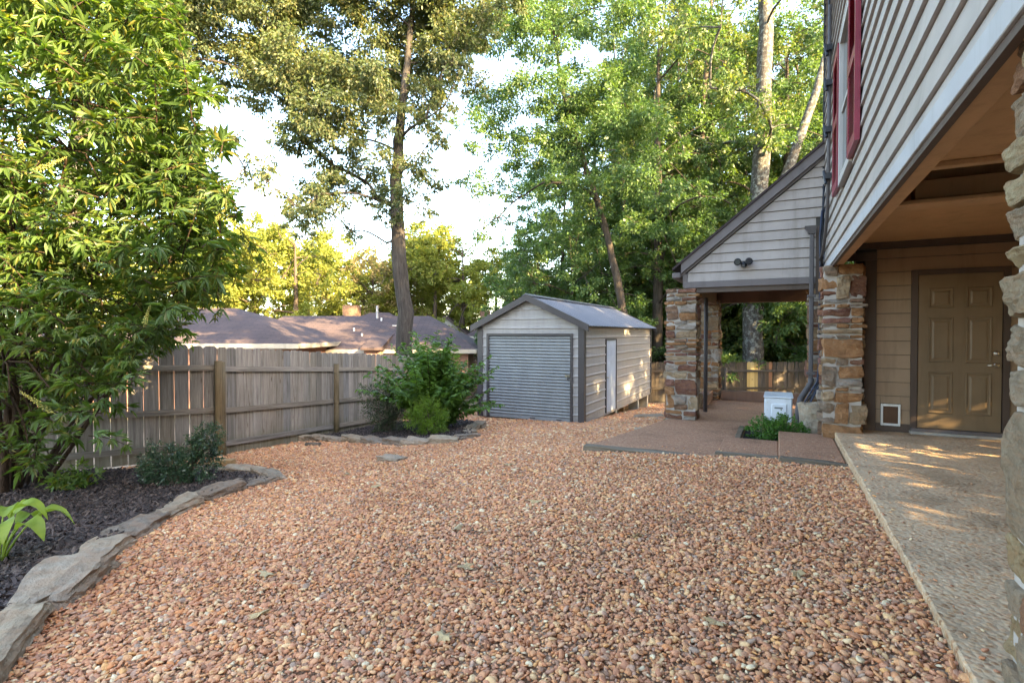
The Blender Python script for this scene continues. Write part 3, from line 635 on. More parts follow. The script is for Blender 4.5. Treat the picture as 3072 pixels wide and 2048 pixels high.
# door
door = hp(MB().box(1.575, 2.385, YD-0.028, YD-0.002, 0.155, 2.075).build('door', M['door']))
cs_ = MB()
cs_.box(1.50, 1.565, YD-0.045, YD-0.001, 0.10, 2.15); cs_.box(2.395, 2.46, YD-0.045, YD-0.001, 0.10, 2.15); cs_.box(1.566, 2.394, YD-0.045, YD-0.001, 2.085, 2.15)
cs_.build('casing', M['trim_brown'], door)
MB().box(1.50, 2.47, YD-0.10, YD-0.005, 0.115, 0.150).build('threshold', M['trim'], door)
MB().box(1.49, 2.60, YD-0.13, YD+0.0, 0.081, 0.113).build('sill', M['concrete'], door)
def door_panel(x0, x1, z0, z1, y, parent, m, axis='y'):
    b = MB(); w_ = 0.022; dd = 0.010
    def ring(a, c, e): return [(x0+a, y-c, z0+a), (x1-a, y-c, z0+a), (x1-a, y-c, z1-a), (x0+a, y-c, z1-a)]
    rs = [ring(0,0.001,0), ring(0.006,0.009,0), ring(0.016,0.009,0), ring(0.024,0.0,0), ring(0.042,0.0005,0), ring(0.058,0.009,0)]
    vs = [p for r_ in rs for p in r_]; fs = []
    for i in range(len(rs)-1):
        for k_ in range(4): fs.append((i*4+k_, i*4+(k_+1)%4, (i+1)*4+(k_+1)%4, (i+1)*4+k_))
    fs.append(tuple((len(rs)-1)*4+k_ for k_ in range(4)))
    return b.add(vs, fs)
for (x0, x1) in ((1.675,1.925),(2.045,2.295)):
    for (z0, z1) in ((1.665,1.915),(0.985,1.545),(0.345,0.865)):
        door_panel(x0, x1, z0, z1, YD-0.030, door, M['door']).build('panel', M['door'], door)
for zz, kind in ((1.105,'deadbolt'),(0.965,'handle')):
    h = MB().tube([(2.335,YD-0.028,zz),(2.335,YD-0.045,zz)], [0.032,0.028], 16)
    if kind == 'handle': h.tube([(2.335,YD-0.044,zz),(2.335,YD-0.085,zz)], 0.010, 10).tube([(2.34,YD-0.085,zz),(2.28,YD-0.088,zz),(2.235,YD-0.080,zz-0.004)], [0.011,0.010,0.007], 10)
    else: h.tube([(2.335,YD-0.044,zz),(2.335,YD-0.06,zz)], [0.018,0.015], 12)
    h.build(kind, M['steel'], door, True)
# pet door
pet = hp(MB().box(1.215, 1.375, YD-0.035, YD-0.024, 0.185, 0.405).build('pet_flap', M['flap']))
pf = MB()
for (a, b, c, d) in ((1.19,1.215,.155,.435),(1.375,1.40,.155,.435),(1.216,1.374,.155,.185),(1.216,1.374,.405,.435)): pf.box(a, b, YD-0.048, YD-0.022, c, d)
pf.build('frame', M['white'], pet, bevel=0.004)
# hidden side of the passage and an unseen wing added to shade the yard
for yy in (1.3, 4.0, 6.6): hp(MB().box(4.25, 4.45, yy, yy+0.2, 0.08, 2.44).build('passage_post', M['trim_brown']))
hp(MB().box(4.41, 4.5, WY0, 8.28, 1.72, 2.898).build('passage_sun_baffle', M['soffit']))  # unseen deep board, added to keep sun through the passage off the gravel
wing = MB().box(0.7, 4.4, -11, 1.70, 2.45, 2.6)
wing.prism([(0.2,-11,2.55),(4.9,-11,2.55),(2.55,-11,5.5)], (0,12.70,0))
hp(wing.build('shade_wing_roof', M['shingle']))  # unseen roof, ridge height set for the shade it casts
hp(MB().box(0.72, 4.38, -11, -3.0, 0, 2.44).box(2.7, 4.38, -2.999, 1.69, 0.085, 2.44).build('shade_wing_wall', M['siding_v']))  # unseen walls, added to block low sun under the roof
hp(MB().box(0.97, 4.4, 8.452, 9.38, -0.3, 2.24).build('lower_sun_wall', M['trim_brown']))  # fills the space under the upper floor, added to stop sun on the patio
# main roof above the upper wall
hp(MB().prism([(0.1,WY0-.1,WZ1+0.001),(5.0,WY0-.1,WZ1+0.001),(2.55,WY0-.1,WZ1+1.5)], (0,WY1-WY0+.4,0)).build('roof', M['shingle']))

# stone columns: courses of blocks round a mortar core
def stone_mesh(L, D, H, seed, m, cuts, amp):
    bm = bmesh.new(); bmesh.ops.create_cube(bm, size=2.0); bmesh.ops.subdivide_edges(bm, edges=bm.edges[:], cuts=cuts, use_grid_fill=True)
    from mathutils import noise as mn
    r_ = random.Random(seed); o1 = Vector((r_.uniform(0,90), r_.uniform(0,90), r_.uniform(0,90))); sk = r_.uniform(-.16,.16); sk2 = r_.uniform(-.12,.12)
    for vv in bm.verts:
        p = vv.co.copy(); n_ = sum(abs(abs(c)-1) < 1e-4 for c in p)
        if n_ == 3: p *= 0.91
        elif n_ == 2: p *= 0.965
        p.z += sk*p.x*0.6; p.x += sk2*p.z
        s_ = Vector((p.x*L/2, p.y*D/2, p.z*H/2))
        q = s_*9+o1; dv = Vector((mn.noise(q), mn.noise(q+Vector((31,0,0))), mn.noise(q+Vector((0,47,0)))))
        q2 = s_*24+o1; dv2 = Vector((mn.noise(q2), mn.noise(q2+Vector((31,0,0))), mn.noise(q2+Vector((0,47,0)))))
        q3 = Vector((s_.x*16, s_.y*16, s_.z*70))+o1; lay = mn.noise(q3)*amp*0.45; dn = p.normalized()
        vv.co = s_+dv*amp+dv2*amp*0.4+Vector((dn.x*lay, dn.y*lay, 0))
    me = bpy.data.meshes.new('stone'); bm.to_mesh(me); bm.free(); me.materials.append(m); return me
def column(x0, x1, y0, y1, z0, z1, seed, m, cuts=3, amp=0.024, hmin=0.055, hmax=0.32, label=None, proud=0.02):
    r_ = random.Random(seed)
    core = hp(MB().box(x0+0.018, x1-0.018, y0+0.018, y1-0.018, z0, z1-0.01).build('stone_column', M['mortar']))
    if label: core['label'] = label
    z = z0; W, Dp = x1-x0, y1-y0; c = 0; T = 0.15
    while z < z1-0.03:
        h = r_.uniform(hmin, hmax) if r_.random() < 0.62 else r_.uniform(hmin, hmin*1.6)
        h = min(h, z1-z)
        if z1-z-h < 0.05: h = z1-z
        flip = c % 2
        for side in range(4):
            run = (W if side % 2 == 0 else Dp); a = 0.0 if (side+flip) % 2 == 0 else T; b = run if (side+flip) % 2 == 0 else run-T
            cutsx = [a]
            while cutsx[-1] < b-0.02:
                l_ = r_.uniform(0.13, 0.42) if h > 0.1 else r_.uniform(0.18, 0.5)
                nx_ = cutsx[-1]+l_
                if b-nx_ < 0.11: nx_ = b
                cutsx.append(nx_)
            for u0, u1 in zip(cutsx[:-1], cutsx[1:]):
                parts = [(z, z+h)]
                if h > 0.16 and r_.random() < 0.4:
                    zz = z+h*r_.uniform(0.35,0.65); parts = [(z, zz), (zz, z+h)]
                for (p0, p1) in parts:
                    L_ = u1-u0-0.018; H_ = p1-p0-0.018; pr = r_.uniform(0.0, proud*2)
                    me = stone_mesh(L_, T+pr, H_, r_.randrange(10**6), m, cuts, amp*min(1.0, H_/0.14+0.25))
                    um = (u0+u1)/2; dpt = T/2-pr/2; zc = (p0+p1)/2
                    px, py, rz = {0:(x0+um, y0+dpt, 0), 1:(x1-dpt, y0+um, 90), 2:(x1-um, y1-dpt, 180), 3:(x0+dpt, y1-um, 270)}[side]
                    link('stone', me, core, (px, py, zc), (0,0,R(rz+r_.uniform(-2,2))))
        z += h; c += 1
    return core
column(0.50, 0.955, 7.90, 8.36, -0.02, 2.235, 11, M['stone'], label='warm brown stone column beside the entry door', cuts=3)
column(0.655, 1.13, 1.74, 2.22, 0.05, 2.43, 5, M['stone_near'], cuts=10, amp=0.017, hmin=0.10, hmax=0.42, label='pale lichened stone column standing on the walkway edge', proud=0.014)
column(-1.77, -1.25, 9.41, 9.93, -0.30, 2.12, 23, M['stone'], label='stone column at the free front corner of the porch')
column(-1.77, -1.20, 12.55, 13.05, -0.2, 2.10, 31, M['stone'], label='stone column at the rear corner of the porch')
column(0.415, 0.86, 9.46, 9.90, -0.30, 2.12, 37, M['stone'], label='stone column where the porch meets the house')
o = link('base_stone', rock(0.42,0.34,0.62,91), None, (0.52,8.75,0.02), (0,0,0.4)); hp(o)

# porch gable and roof
YG = 9.40
GX0, GX1 = -1.475, 0.60; GB = 2.14; EAVE = 2.40; SL = 0.815
def rake(x): return 2.345+SL*(x-GX0)            # underside of the rake fascia
gw = hp(MB().prism([(GX0+0.01,YG+0.012,GB+.02),(GX1,YG+0.012,GB+.02),(GX1,YG+0.012,rake(GX1)),(GX0+0.01,YG+0.012,rake(GX0)-0.03)], (0,0.10,0)).build('porch_gable', M['gap']))
z = GB+0.085; E_ = 0.153
while z < rake(GX1)-0.02:
    z1 = z+E_-0.008
    def xl(zz): return max(GX0+0.075, GX0+(zz-2.345)/SL+0.03)
    xr = GX1 if z > 3.0 else GX1-0.10
    a, b = xl(z), xl(z1)
    if a < xr-0.03: lap_y('siding_board', YG+0.012, a, xr, z, z1, M['siding_g'], gw, 0.028, min(b, xr-0.01), xr)
    z += E_
MB().box(GX0, GX1-0.1, YG-0.022, YG+0.011, GB-0.02, GB+0.082).build('base_board', M['trim'], gw, bevel=0.003)
MB().box(GX0, GX0+0.072, YG-0.024, YG+0.011, GB+0.084, rake(GX0)+0.02).build('corner_board', M['trim'], gw)
MB().box(GX1-0.098, GX1+0.0, YG-0.030, YG+0.011, 1.95, 3.0).build('corner_board', M['trim_brown'], gw)
# rake fascia in two steps, roof deck
def rake_board(d0, d1, y0, y1, m, nm, par):
    xa, xb = GX0-0.02, GX1+0.02
    MB().hexa([(xa,y0,rake(xa)+d0),(xb,y0,rake(xb)+d0),(xb,y1,rake(xb)+d0),(xa,y1,rake(xa)+d0),(xa,y0,rake(xa)+d1),(xb,y0,rake(xb)+d1),(xb,y1,rake(xb)+d1),(xa,y1,rake(xa)+d1)]).build(nm, m, par)
rake_board(-0.005, 0.035, YG-0.045, YG+0.012, M['trim'], 'rake_moulding', gw)
rake_board(0.037, 0.20, YG-0.10, YG-0.05, M['trim'], 'rake_fascia', gw)
roof = MB()
xa, xb = GX0-0.16, GX1+0.03
roof.hexa([(xa,YG-0.13,rake(xa)+.203),(xb,YG-0.13,rake(xb)+.203),(xb,13.4,rake(xb)+.203),(xa,13.4,rake(xa)+.203),(xa,YG-0.13,rake(xa)+.245),(xb,YG-0.13,rake(xb)+.245),(xb,13.4,rake(xb)+.245),(xa,13.4,rake(xa)+.245)])
hp(roof.build('porch_roof', M['shingle']))
hp(MB().box(GX0-0.17, GX0-0.025, YG-0.09, 13.35, 2.285, 2.39).build('eave_gutter', M['trim'], None, bevel=0.02))
hp(MB().box(GX0+0.02, GX0+0.22, YG+0.12, 13.0, 1.98, 2.30).build('side_beam', M['porch_wood']))
hp(MB().box(GX0+0.222, 0.6, 12.72, 12.94, 2.03, 2.30).build('back_beam', M['porch_wood']))
hp(MB().box(GX0+0.01, 0.6, YG+0.115, 13.2, 2.301, 2.33).build('porch_ceiling', M['porch_wood']))
hp(MB().box(GX0+0.01, 0.6, YG+0.02, YG+0.113, 2.04, 2.118).build('front_beam', M['trim_brown']))
hp(MB().tube([(-1.20,10.25,2.0),(-1.20,10.25,-0.1)], 0.035, 8).build('porch_downspout', M['spout'], None, True))  # slim grey downspout seen inside the porch
hp(MB().box(GX0-.16+.01, GX0-.04, 12.0, 12.1, 1.2, 2.284).build('strap', M['trim']))
# low timber walls round the back of the porch floor
tag(rough_box('timber_kerb', -1.15, 0.42, 12.62, 12.80, -0.144, 0.07, M['porch_wood'], seed=12), 'low brown timber kerb along the back of the porch floor', 'timber')
tag(rough_box('timber_kerb', -1.50, -1.30, 10.9, 12.45, -0.144, 0.08, M['porch_wood'], seed=13, axis=1), 'brown timber kerb along the open side of the porch floor', 'timber')
tag(rough_box('timber_kerb', -0.35, 0.40, 8.96, 9.14, -0.165, -0.02, M['block'], seed=14), 'orange-brown timber behind the cushion plant', 'timber')

# downspout with hopper and elbow
dx, dy = 0.44, 9.24
ds = hp(MB().box(dx-0.032, dx+0.030, dy-0.03, dy+0.03, 0.62, 2.86).build('downspout', M['spout'], None, bevel=0.012))
MB().hexa([(dx-.045,dy-.04,2.862),(dx+.04,dy-.04,2.862),(dx+.04,dy+.04,2.862),(dx-.045,dy+.04,2.862),(dx-.10,dy-.07,2.98),(dx+.06,dy-.07,2.98),(dx+.06,dy+.07,2.98),(dx-.10,dy+.07,2.98)]).build('hopper', M['spout'], ds)
MB().tube([(dx,dy,0.66),(dx,dy,0.58),(dx-0.14,dy-0.16,0.36),(dx-0.17,dy-0.2,0.22),(dx-0.17,dy-0.2,-0.16)], 0.042, 8).build('elbow', M['spout'], ds, True)
for zz in (0.72, 1.9): MB().box(dx-0.058, dx+0.058, dy-0.053, dy+0.06, zz, zz+0.035).build('strap', M['spout'], ds)
cb = empty('cable_bundle', (0.52,9.1,-0.1)); tag(cb, 'dark cables and conduit running down the house corner beside the downspout', 'cables')
CI = Matrix.Translation((-0.52,-9.1,0.1))
for i, (ox, oy, r_, m) in enumerate(((0.135,0.02,0.018,'black'),(0.16,-0.03,0.013,'navy'),(0.11,-0.03,0.014,'navy'),(0.175,0.05,0.012,'black'))):
    w_ = 0.012
    pts = [(dx+ox+0.02, dy+oy, 3.6-0.2*i)]+[(dx+ox+random.uniform(-w_,w_), dy+oy+random.uniform(-w_,w_), zz) for zz in (2.8,2.2,1.6,1.0)]+[(dx+ox-0.03,dy+oy-0.06,0.62),(dx+ox-0.16-0.03*i,dy+oy-0.22,0.28),(dx+ox-0.24+0.04*i,dy+oy-0.26,0.0),(dx+ox-0.24+0.04*i,dy+oy-0.26,-0.17)]
    o = MB().tube(pts, r_, 7).build('cable', M[m], None, True); o.parent = cb; o.matrix_parent_inverse = CI
# conduit and clamps on the upper wall beyond the far shutter
cd = empty('wall_conduit', (XW-.03,8.1,2.4)); tag(cd, 'thin conduit with black clips climbing the siding beside the red shutter', 'conduit')
CI2 = Matrix.Translation((-XW+.03,-8.1,-2.4))
for pts, r_, m in (([(XW-.06,8.0,5.6),(XW-.06,8.0,3.4),(XW-.06,8.15,2.9),(XW-.06,8.75,2.55),(XW-.07,9.15,2.45)], 0.022, 'spout'),([(XW-.05,8.25,6.0),(XW-.05,8.22,3.2),(XW-.05,8.7,2.7),(XW-.06,9.2,2.35)], 0.014, 'black')):
    o = MB().tube(pts, r_, 8).build('pipe', M[m], None, True); o.parent = cd; o.matrix_parent_inverse = CI2
for zz in (5.0, 4.55, 3.95, 3.35):
    o = MB().box(XW-.10, XW-.03, 7.93, 8.10, zz, zz+0.07).tube([(XW-.09,7.96,zz-.06),(XW-.11,8.05,zz+.13)], 0.018, 6).build('clip', M['black']); o.parent = cd; o.matrix_parent_inverse = CI2

# floodlight on the gable
fl = empty('floodlight', (-0.52, YG-0.03, 2.47)); tag(fl, 'small black two-headed floodlight mounted on the porch gable', 'floodlight')
MB().tube([(0,0.02,0),(0,-0.03,0)], [0.05,0.045], 14).build('mount', M['black'], fl, True)
MB().box(-0.03, 0.03, -0.09, -0.03, -0.055, 0.0).build('sensor', M['black'], fl, bevel=0.008)
for s_ in (-1, 1):
    h = MB().tube([(s_*0.02,-0.03,0.0),(s_*0.05,-0.05,0.02)], 0.010, 8)
    h.tube([(s_*0.05,-0.04,0.025),(s_*0.07,-0.09,0.03),(s_*0.085,-0.14,0.03)], [0.022,0.045,0.060], 14).build('lamp_head', M['black'], fl, True)
    MB().tube([(s_*0.0853,-0.1405,0.03),(s_*0.086,-0.143,0.03)], [0.050,0.048], 14).build('lens', M['lens'], fl)

# heat pump unit
ac = empty('heat_pump', (0.0, 9.62, -0.145)); tag(ac, 'white outdoor heat pump unit standing on the porch floor by the plant', 'heat pump')
MB().box(-0.20, 0.20, -0.16, 0.62, 0.05, 0.45).build('casing', M['ac'], ac, bevel=0.018)
MB().box(-0.215, 0.215, -0.175, 0.635, 0.452, 0.475).build('top_cover', M['ac'], ac, bevel=0.008)
for s_ in (-0.1, 0.5):
    MB().box(-0.18, 0.18, s_, s_+0.06, 0.0, 0.049).build('foot', M['black'], ac)
sp_ = MB().box(-0.10, 0.12, -0.185, -0.162, 0.12, 0.36).build('service_cover', M['ac'], ac, bevel=0.01)
MB().box(-0.055, 0.065, -0.189, -0.186, 0.285, 0.31).build('grip', M['ac_dark'], sp_)
MB().tube([(0.075,-0.186,0.14),(0.075,-0.195,0.14)], 0.055, 16).build('pipe_opening', M['ac_dark'], sp_)
MB().box(-0.19, -0.13, -0.168, -0.161, 0.10, 0.42).build('corner_panel', M['ac'], ac)
for zz in (0.13, 0.25, 0.37): MB().box(-0.165, -0.150, -0.171, -0.1685, zz, zz+0.015).build('screw', M['steel'], ac)
for q in range(9): MB().box(-0.2115, -0.2015, 0.0, 0.52, 0.10+q*0.035, 0.112+q*0.035).build('louvre', M['ac'], ac)

# ------------------------------------------------------------------ shed
SX0, SX1, SY0, SY1, SB, SE, SR = -6.91, -4.08, 11.72, 18.97, -0.78, 1.50, 2.17
shed = empty('metal_shed', (SX0, SY0, SB)); tag(shed, 'beige ribbed metal shed with roller door and dark bronze trim', 'shed')
SI = Matrix.Translation((-SX0,-SY0,-SB))
def spt(o, parent=None):
    o.parent = parent or shed
    if not parent: o.matrix_parent_inverse = SI
    return o
def rib_profile(z0, z1, pitch=0.229, ph=0.0):
    pr = []; z = z0+ph
    pr.append((z0, 0))
    k = math.floor((z0-SB)/pitch)
    zz = SB+k*pitch
    while zz < z1:
        for dz, off in ((0.060,0),(0.066,0.005),(0.072,0),(0.090,0),(0.096,0.005),(0.102,0),(0.120,0),(0.126,0.005),(0.132,0),(0.165,0),(0.183,0.022),(0.206,0.022),(0.224,0)):
            if z0 < zz+dz < z1: pr.append((zz+dz, off))
        zz += pitch
    pr.append((z1, 0)); return pr
def rib_wall(name, pr, ext, place, m, parent):
    """horizontal ribs: ext(z) gives the two ends, place(u, off, z) a point"""
    b = MB(); vs = []
    for z, off in pr:
        a, c = ext(z); vs += [place(a, off, z), place(c, off, z)]
    fs = [(2*i, 2*i+1, 2*i+3, 2*i+2) for i in range(len(pr)-1)]
    return spt(b.add(vs, fs).build(name, m))
fy = lambda u, o_, z: (u, SY0-o_, z); sxp = lambda u, o_, z: (SX1+o_, u, z)
DX0, DX1, DZ = -6.62, -4.375, 1.30
rib_wall('siding_panel', rib_profile(SB, DZ), lambda z: (SX0+.05, DX0-.03), fy, M['shed_wall'], shed)
rib_wall('siding_panel', rib_profile(SB, DZ), lambda z: (DX1+.03, SX1-.05), fy, M['shed_wall'], shed)
mid = (SX0+SX1)/2
def gext(z):
    if z <= SE: return (SX0+.05, SX1-.05)
    t_ = (z-SE)/(SR-SE); return (SX0+.05+(mid-SX0-.05)*t_, SX1-.05-(SX1-.05-mid)*t_)
rib_wall('gable_panel', rib_profile(DZ, SR-0.02), gext, fy, M['shed_wall'], shed)
rib_wall('gable_panel', rib_profile(SB, SR-0.02), gext, lambda u,o_,z: (u, SY1+o_, z), M['shed_wall'], shed)
SDY0, SDY1, SDZ = 13.50, 14.42, 1.16
rib_wall('siding_panel', rib_profile(SB, SE+.02), lambda z: (SY0+.05, SDY0-.035), sxp, M['shed_wall'], shed)
rib_wall('siding_panel', rib_profile(SB, SE+.02), lambda z: (SDY1+.035, SY1-.05), sxp, M['shed_wall'], shed)
rib_wall('siding_panel', rib_profile(SDZ+.04, SE+.02), lambda z: (SDY0-.034, SDY1+.034), sxp, M['shed_wall'], shed)
rib_wall('siding_panel', rib_profile(SB, SE+.02), lambda z: (SY0+.05, SY1-.05), lambda u,o_,z: (SX0-o_, u, z), M['shed_wall'], shed)
for (x, y, sx_, sy_) in ((SX0,SY0,1,1),(SX1,SY0,-1,1),(SX0,SY1,1,-1),(SX1,SY1,-1,-1)):
    b = MB(); e = 0.03; L_ = 0.12
    xo = x-sx_*e; yo = y-sy_*e
    b.prism([(xo,yo,SB),(xo+sx_*(L_+e),yo,SB),(xo+sx_*(L_+e),yo+sy_*.02,SB),(xo+sx_*.02,yo+sy_*.02,SB),(xo+sx_*.02,yo+sy_*(L_+e),SB),(xo,yo+sy_*(L_+e),SB)], (0,0,SE-SB+0.02))
    spt(b.build('corner_trim', M['shed_trim']))
spt(MB().box(SX0+.05, SX1-.05, SY0+.06, SY1-.05, SB-.02, SB+.02).build('floor_frame', M['shed_trim']))
spt(MB().box(SX1-0.03, SX1+0.024, SY0+.125, SY1-.125, SB-.03, SB+.025).build('base_trim', M['shed_wall']))
# roller door: frame and slats
rf = MB()
rf.box(DX0-.045, DX0+.02, SY0-.045, SY0+.04, SB, DZ+.045); rf.box(DX1-.02, DX1+.045, SY0-.045, SY0+.04, SB, DZ+.045); rf.box(DX0+.021, DX1-.021, SY0-.045, SY0+.04, DZ-.015, DZ+.045)
rd = spt(rf.build('roller_door', M['shed_trim']))
rd_inv = None
NS = 26; zb = SB+0.09; hs = (DZ-0.02-zb)/NS
sl = MB(); vs = []; K = 9
for i in range(K):
    a = i/(K-1); off = 0.034*max(0.0, math.sin(math.pi*a))**0.6
    vs += [(DX0+.022, -off, a*hs*0.98), (DX1-.022, -off, a*hs*0.98)]
slm = sl.add(vs, [(2*i,2*i+1,2*i+3,2*i+2) for i in range(K-1)]).mesh('slat', M['roller'], True)
for i in range(NS): link('slat', slm, rd, (0, SY0+0.016, zb+i*hs))
MB().box(DX0+.022, DX1-.022, SY0-.012, SY0+.012, SB+.01, zb).build('bottom_bar', M['roller'], rd, bevel=0.006)
la = MB().box(DX1-.155, DX1-.035, SY0-.040, SY0-.012, 0.30, 0.37).build('latch', M['steel'], rd, bevel=0.005)
MB().box(DX1-.09, DX1-.055, SY0-.060, SY0-.041, 0.24, 0.33).build('padlock', M['shed_trim'], la, bevel=0.006)
for xx in (-5.45, -4.75): MB().box(xx, xx+.14, SY0-.020, SY0-.0125, SB+.04, SB+.065).build('handle', M['shed_trim'], rd)
# side door
sdr = spt(MB().box(SX1-0.01, SX1+0.014, SDY0, SDY1, SB+.03, SDZ).build('door', M['shed_door']))
sf = MB(); sf.box(SX1-.01,SX1+.035,SDY0-.04,SDY0-.002,SB+.02,SDZ+.04); sf.box(SX1-.01,SX1+.035,SDY1+.002,SDY1+.04,SB+.02,SDZ+.04); sf.box(SX1-.01,SX1+.035,SDY0-.001,SDY1+.001,SDZ+.002,SDZ+.04)
sf.build('door_frame', M['shed_trim'], sdr)
for a, b in ((SDY0+.10,SDY0+.41),(SDY0+.51,SDY0+.82)):
    for c, d in ((-.60,-.10),(0.02,0.60),(0.72,1.02)):
        b_ = MB(); rs = []
        for ins, off in ((0,.0145),(.01,.007),(.03,.007),(.05,.0145)):
            rs += [(SX1+off,a+ins,c+ins),(SX1+off,b-ins,c+ins),(SX1+off,b-ins,d-ins),(SX1+off,a+ins,d-ins)]
        rs = [(x+0.002,y,z) for x,y,z in rs]
        fs = [(i*4+k_, i*4+(k_+1)%4, (i+1)*4+(k_+1)%4, (i+1)*4+k_) for i in range(3) for k_ in range(4)]+[(12,13,14,15)]
        b_.add(rs, fs).build('panel', M['shed_door'], sdr)
MB().tube([(SX1+.014,SDY0+.07,0.18),(SX1+.06,SDY0+.07,0.18)], [0.012,0.026], 10).build('knob', M['steel'], sdr, True)
# roof sheets with ribs running down the slope
def roof_side(sgn):
    b = MB(); pr = []; y = SY0-.14
    while y < SY1+.14:
        for dy_, o_ in ((0,0),(.150,0),(.168,.022),(.190,.022),(.208,0)):
            if y+dy_ < SY1+.14: pr.append((y+dy_, o_))
        y += 0.229
    ov = 0.17; run = (SX1-SX0)/2; sl_ = (SR-SE)/run; vs = []
    for y, o_ in pr: vs += [(mid, y, SR+0.10+o_), (mid+sgn*(run+ov), y, SR+0.10-sl_*(run+ov)+o_)]
    fs = [(2*i,2*i+1,2*i+3,2*i+2) for i in range(len(pr)-1)]
    spt(b.add(vs, fs).build('roof_sheet', M['shed_roof']))
    for yy in (SY0-.16, SY1+.10):
        q = MB(); e0 = (mid, SR+0.10); e1 = (mid+sgn*(run+ov), SR+0.10-sl_*(run+ov))
        q.hexa([(e0[0],yy,e0[1]-.13),(e1[0],yy,e1[1]-.13),(e1[0],yy+.06,e1[1]-.13),(e0[0],yy+.06,e0[1]-.13),(e0[0],yy,e0[1]+.03),(e1[0],yy,e1[1]+.03),(e1[0],yy+.06,e1[1]+.03),(e0[0],yy+.06,e0[1]+.03)])
        spt(q.build('rake_trim', M['shed_trim']))
roof_side(1); roof_side(-1)
spt(MB().prism([(mid-.13,SY0-.17,SR+.085),(mid,SY0-.17,SR+.15),(mid+.13,SY0-.17,SR+.085),(mid,SY0-.17,SR+.125)], (0,SY1-SY0+.34,0)).build('ridge_cap', M['shed_roof']))
for (yy, m, w_) in ((16.1,'block',.09),(17.2,'concrete',.2),(18.6,'concrete',.2),(14.6,'concrete',.2)):
    zg = g(SX1-.2, yy)-0.05
    spt(MB().box(SX1-.34, SX1-.34+w_*1.5, yy, yy+w_, zg, SB-.021).build('pier', M[m]))

# ------------------------------------------------------------------ fences
def picket_mesh(m, H, w_=0.172):
    c = 0.035
    b = MB().prism([(-w_/2,0,0),(w_/2,0,0),(w_/2,0,H-c),(w_/2-c,0,H),(-w_/2+c,0,H),(-w_/2,0,H-c)], (0,0.016,0))
    return b.mesh('picket', m)
def fence(name, pts, zt, H, label, pm, rm, pom, special={}, rails=(0.16,0.72,1.42), spacing=0.187, railside=-1, top_rel=None, post_d=0.12):
    root = empty(name, (pts[0][0], pts[0][1], zt[0]-H)); tag(root, label, 'fence'); inv = Matrix.Translation((-pts[0][0],-pts[0][1],-(zt[0]-H)))
    def par(o): o.parent = root; o.matrix_parent_inverse = inv; return o
    meshes = {}
    def pmesh(m, w_):
        k_ = (m.name, round(w_,3))
        if k_ not in meshes: meshes[k_] = picket_mesh(m, H, w_)
        return meshes[k_]
    cnt = 0
    for i in range(len(pts)-1):
        a = Vector(pts[i]); b = Vector(pts[i+1]); d = b-a; L_ = d.length; d.normalize(); nrm = Vector((d.y, -d.x))*(-railside); ang = math.atan2(d.y, d.x)
        za, zb_ = zt[i], zt[i+1]; n_ = max(1, round(L_/spacing)); st = L_/n_
        for k_ in range(n_):
            u = (k_+0.5)*st; p = a+d*u; zz = za+(zb_-za)*u/L_-H+random.uniform(-.012,.012)
            m = special.get(cnt, pm); o = link('picket', pmesh(m, st-random.choice((0.006,0.010,0.015))), root, (p.x, p.y, zz), (0, R(random.uniform(-.35,.35)), ang))
            o.matrix_parent_inverse = inv; cnt += 1
        for rz in rails:
            q = MB().box(-L_/2+.05, L_/2-.05, -0.02, 0.02, -.045, .045).build('rail', rm)
            pm_ = a+d*(L_/2)+nrm*0.024; o = par(q); o.location = (pm_.x, pm_.y, (za+zb_)/2-H+rz*H/1.83+0.045)
            o.rotation_euler = (0, -math.atan2(zb_-za, L_), ang)
    for i, p in enumerate(pts):
        j = min(i, len(pts)-2); d = Vector(pts[j+1])-Vector(pts[j]); d.normalize(); nrm = Vector((d.y,-d.x))*(-railside); q = Vector(p)+nrm*(0.03+post_d/2)
        o = par(MB().tube([(0,0,-.3),(0,0,0.5),(0,0,1.1),(0,0,1.58*H/1.83)], [post_d/2*x for x in (1.05,1.0,1.0,0.98)], 12).build('post', pom, None, True)); o.location = (q.x, q.y, zt[i]-H)
    return root
A_ = (-8.42,5.63); B_ = (-8.85,8.62)
fence('board_fence', [(-10.6,0.6),(-9.72,2.62),A_], [1.30,1.25,1.14], 1.85, 'grey weathered board fence with open gaps behind the chaste tree', M['picket'], M['rail'], M['post'], spacing=0.20)
fence('board_fence', [A_,B_,(-9.28,11.6),(-9.7,14.5)], [1.12,0.92,0.74,0.6], 1.85, 'long grey weathered dog-eared board fence between post and shrub bed', M['picket'], M['rail'], M['post'])
ra = cw(4.6,21.2); rb = cw(8.6,21.2); rc = cw(12.6,21.2); rd_ = cw(16.6,21.4)
fence('board_fence', [cw(0.6,21.2)[:2], ra[:2], rb[:2], rc[:2], rd_[:2]], [0.18,0.18,0.20,0.20,0.20], 1.83, 'dark weathered board fence behind the porch with new yellow boards', M['picket_d'], M['rail_d'], M['picket_d'],
      {60:M['picket_new'],61:M['picket_new'],62:M['picket_new'],66:M['picket_red']}, spacing=0.150, railside=-1)
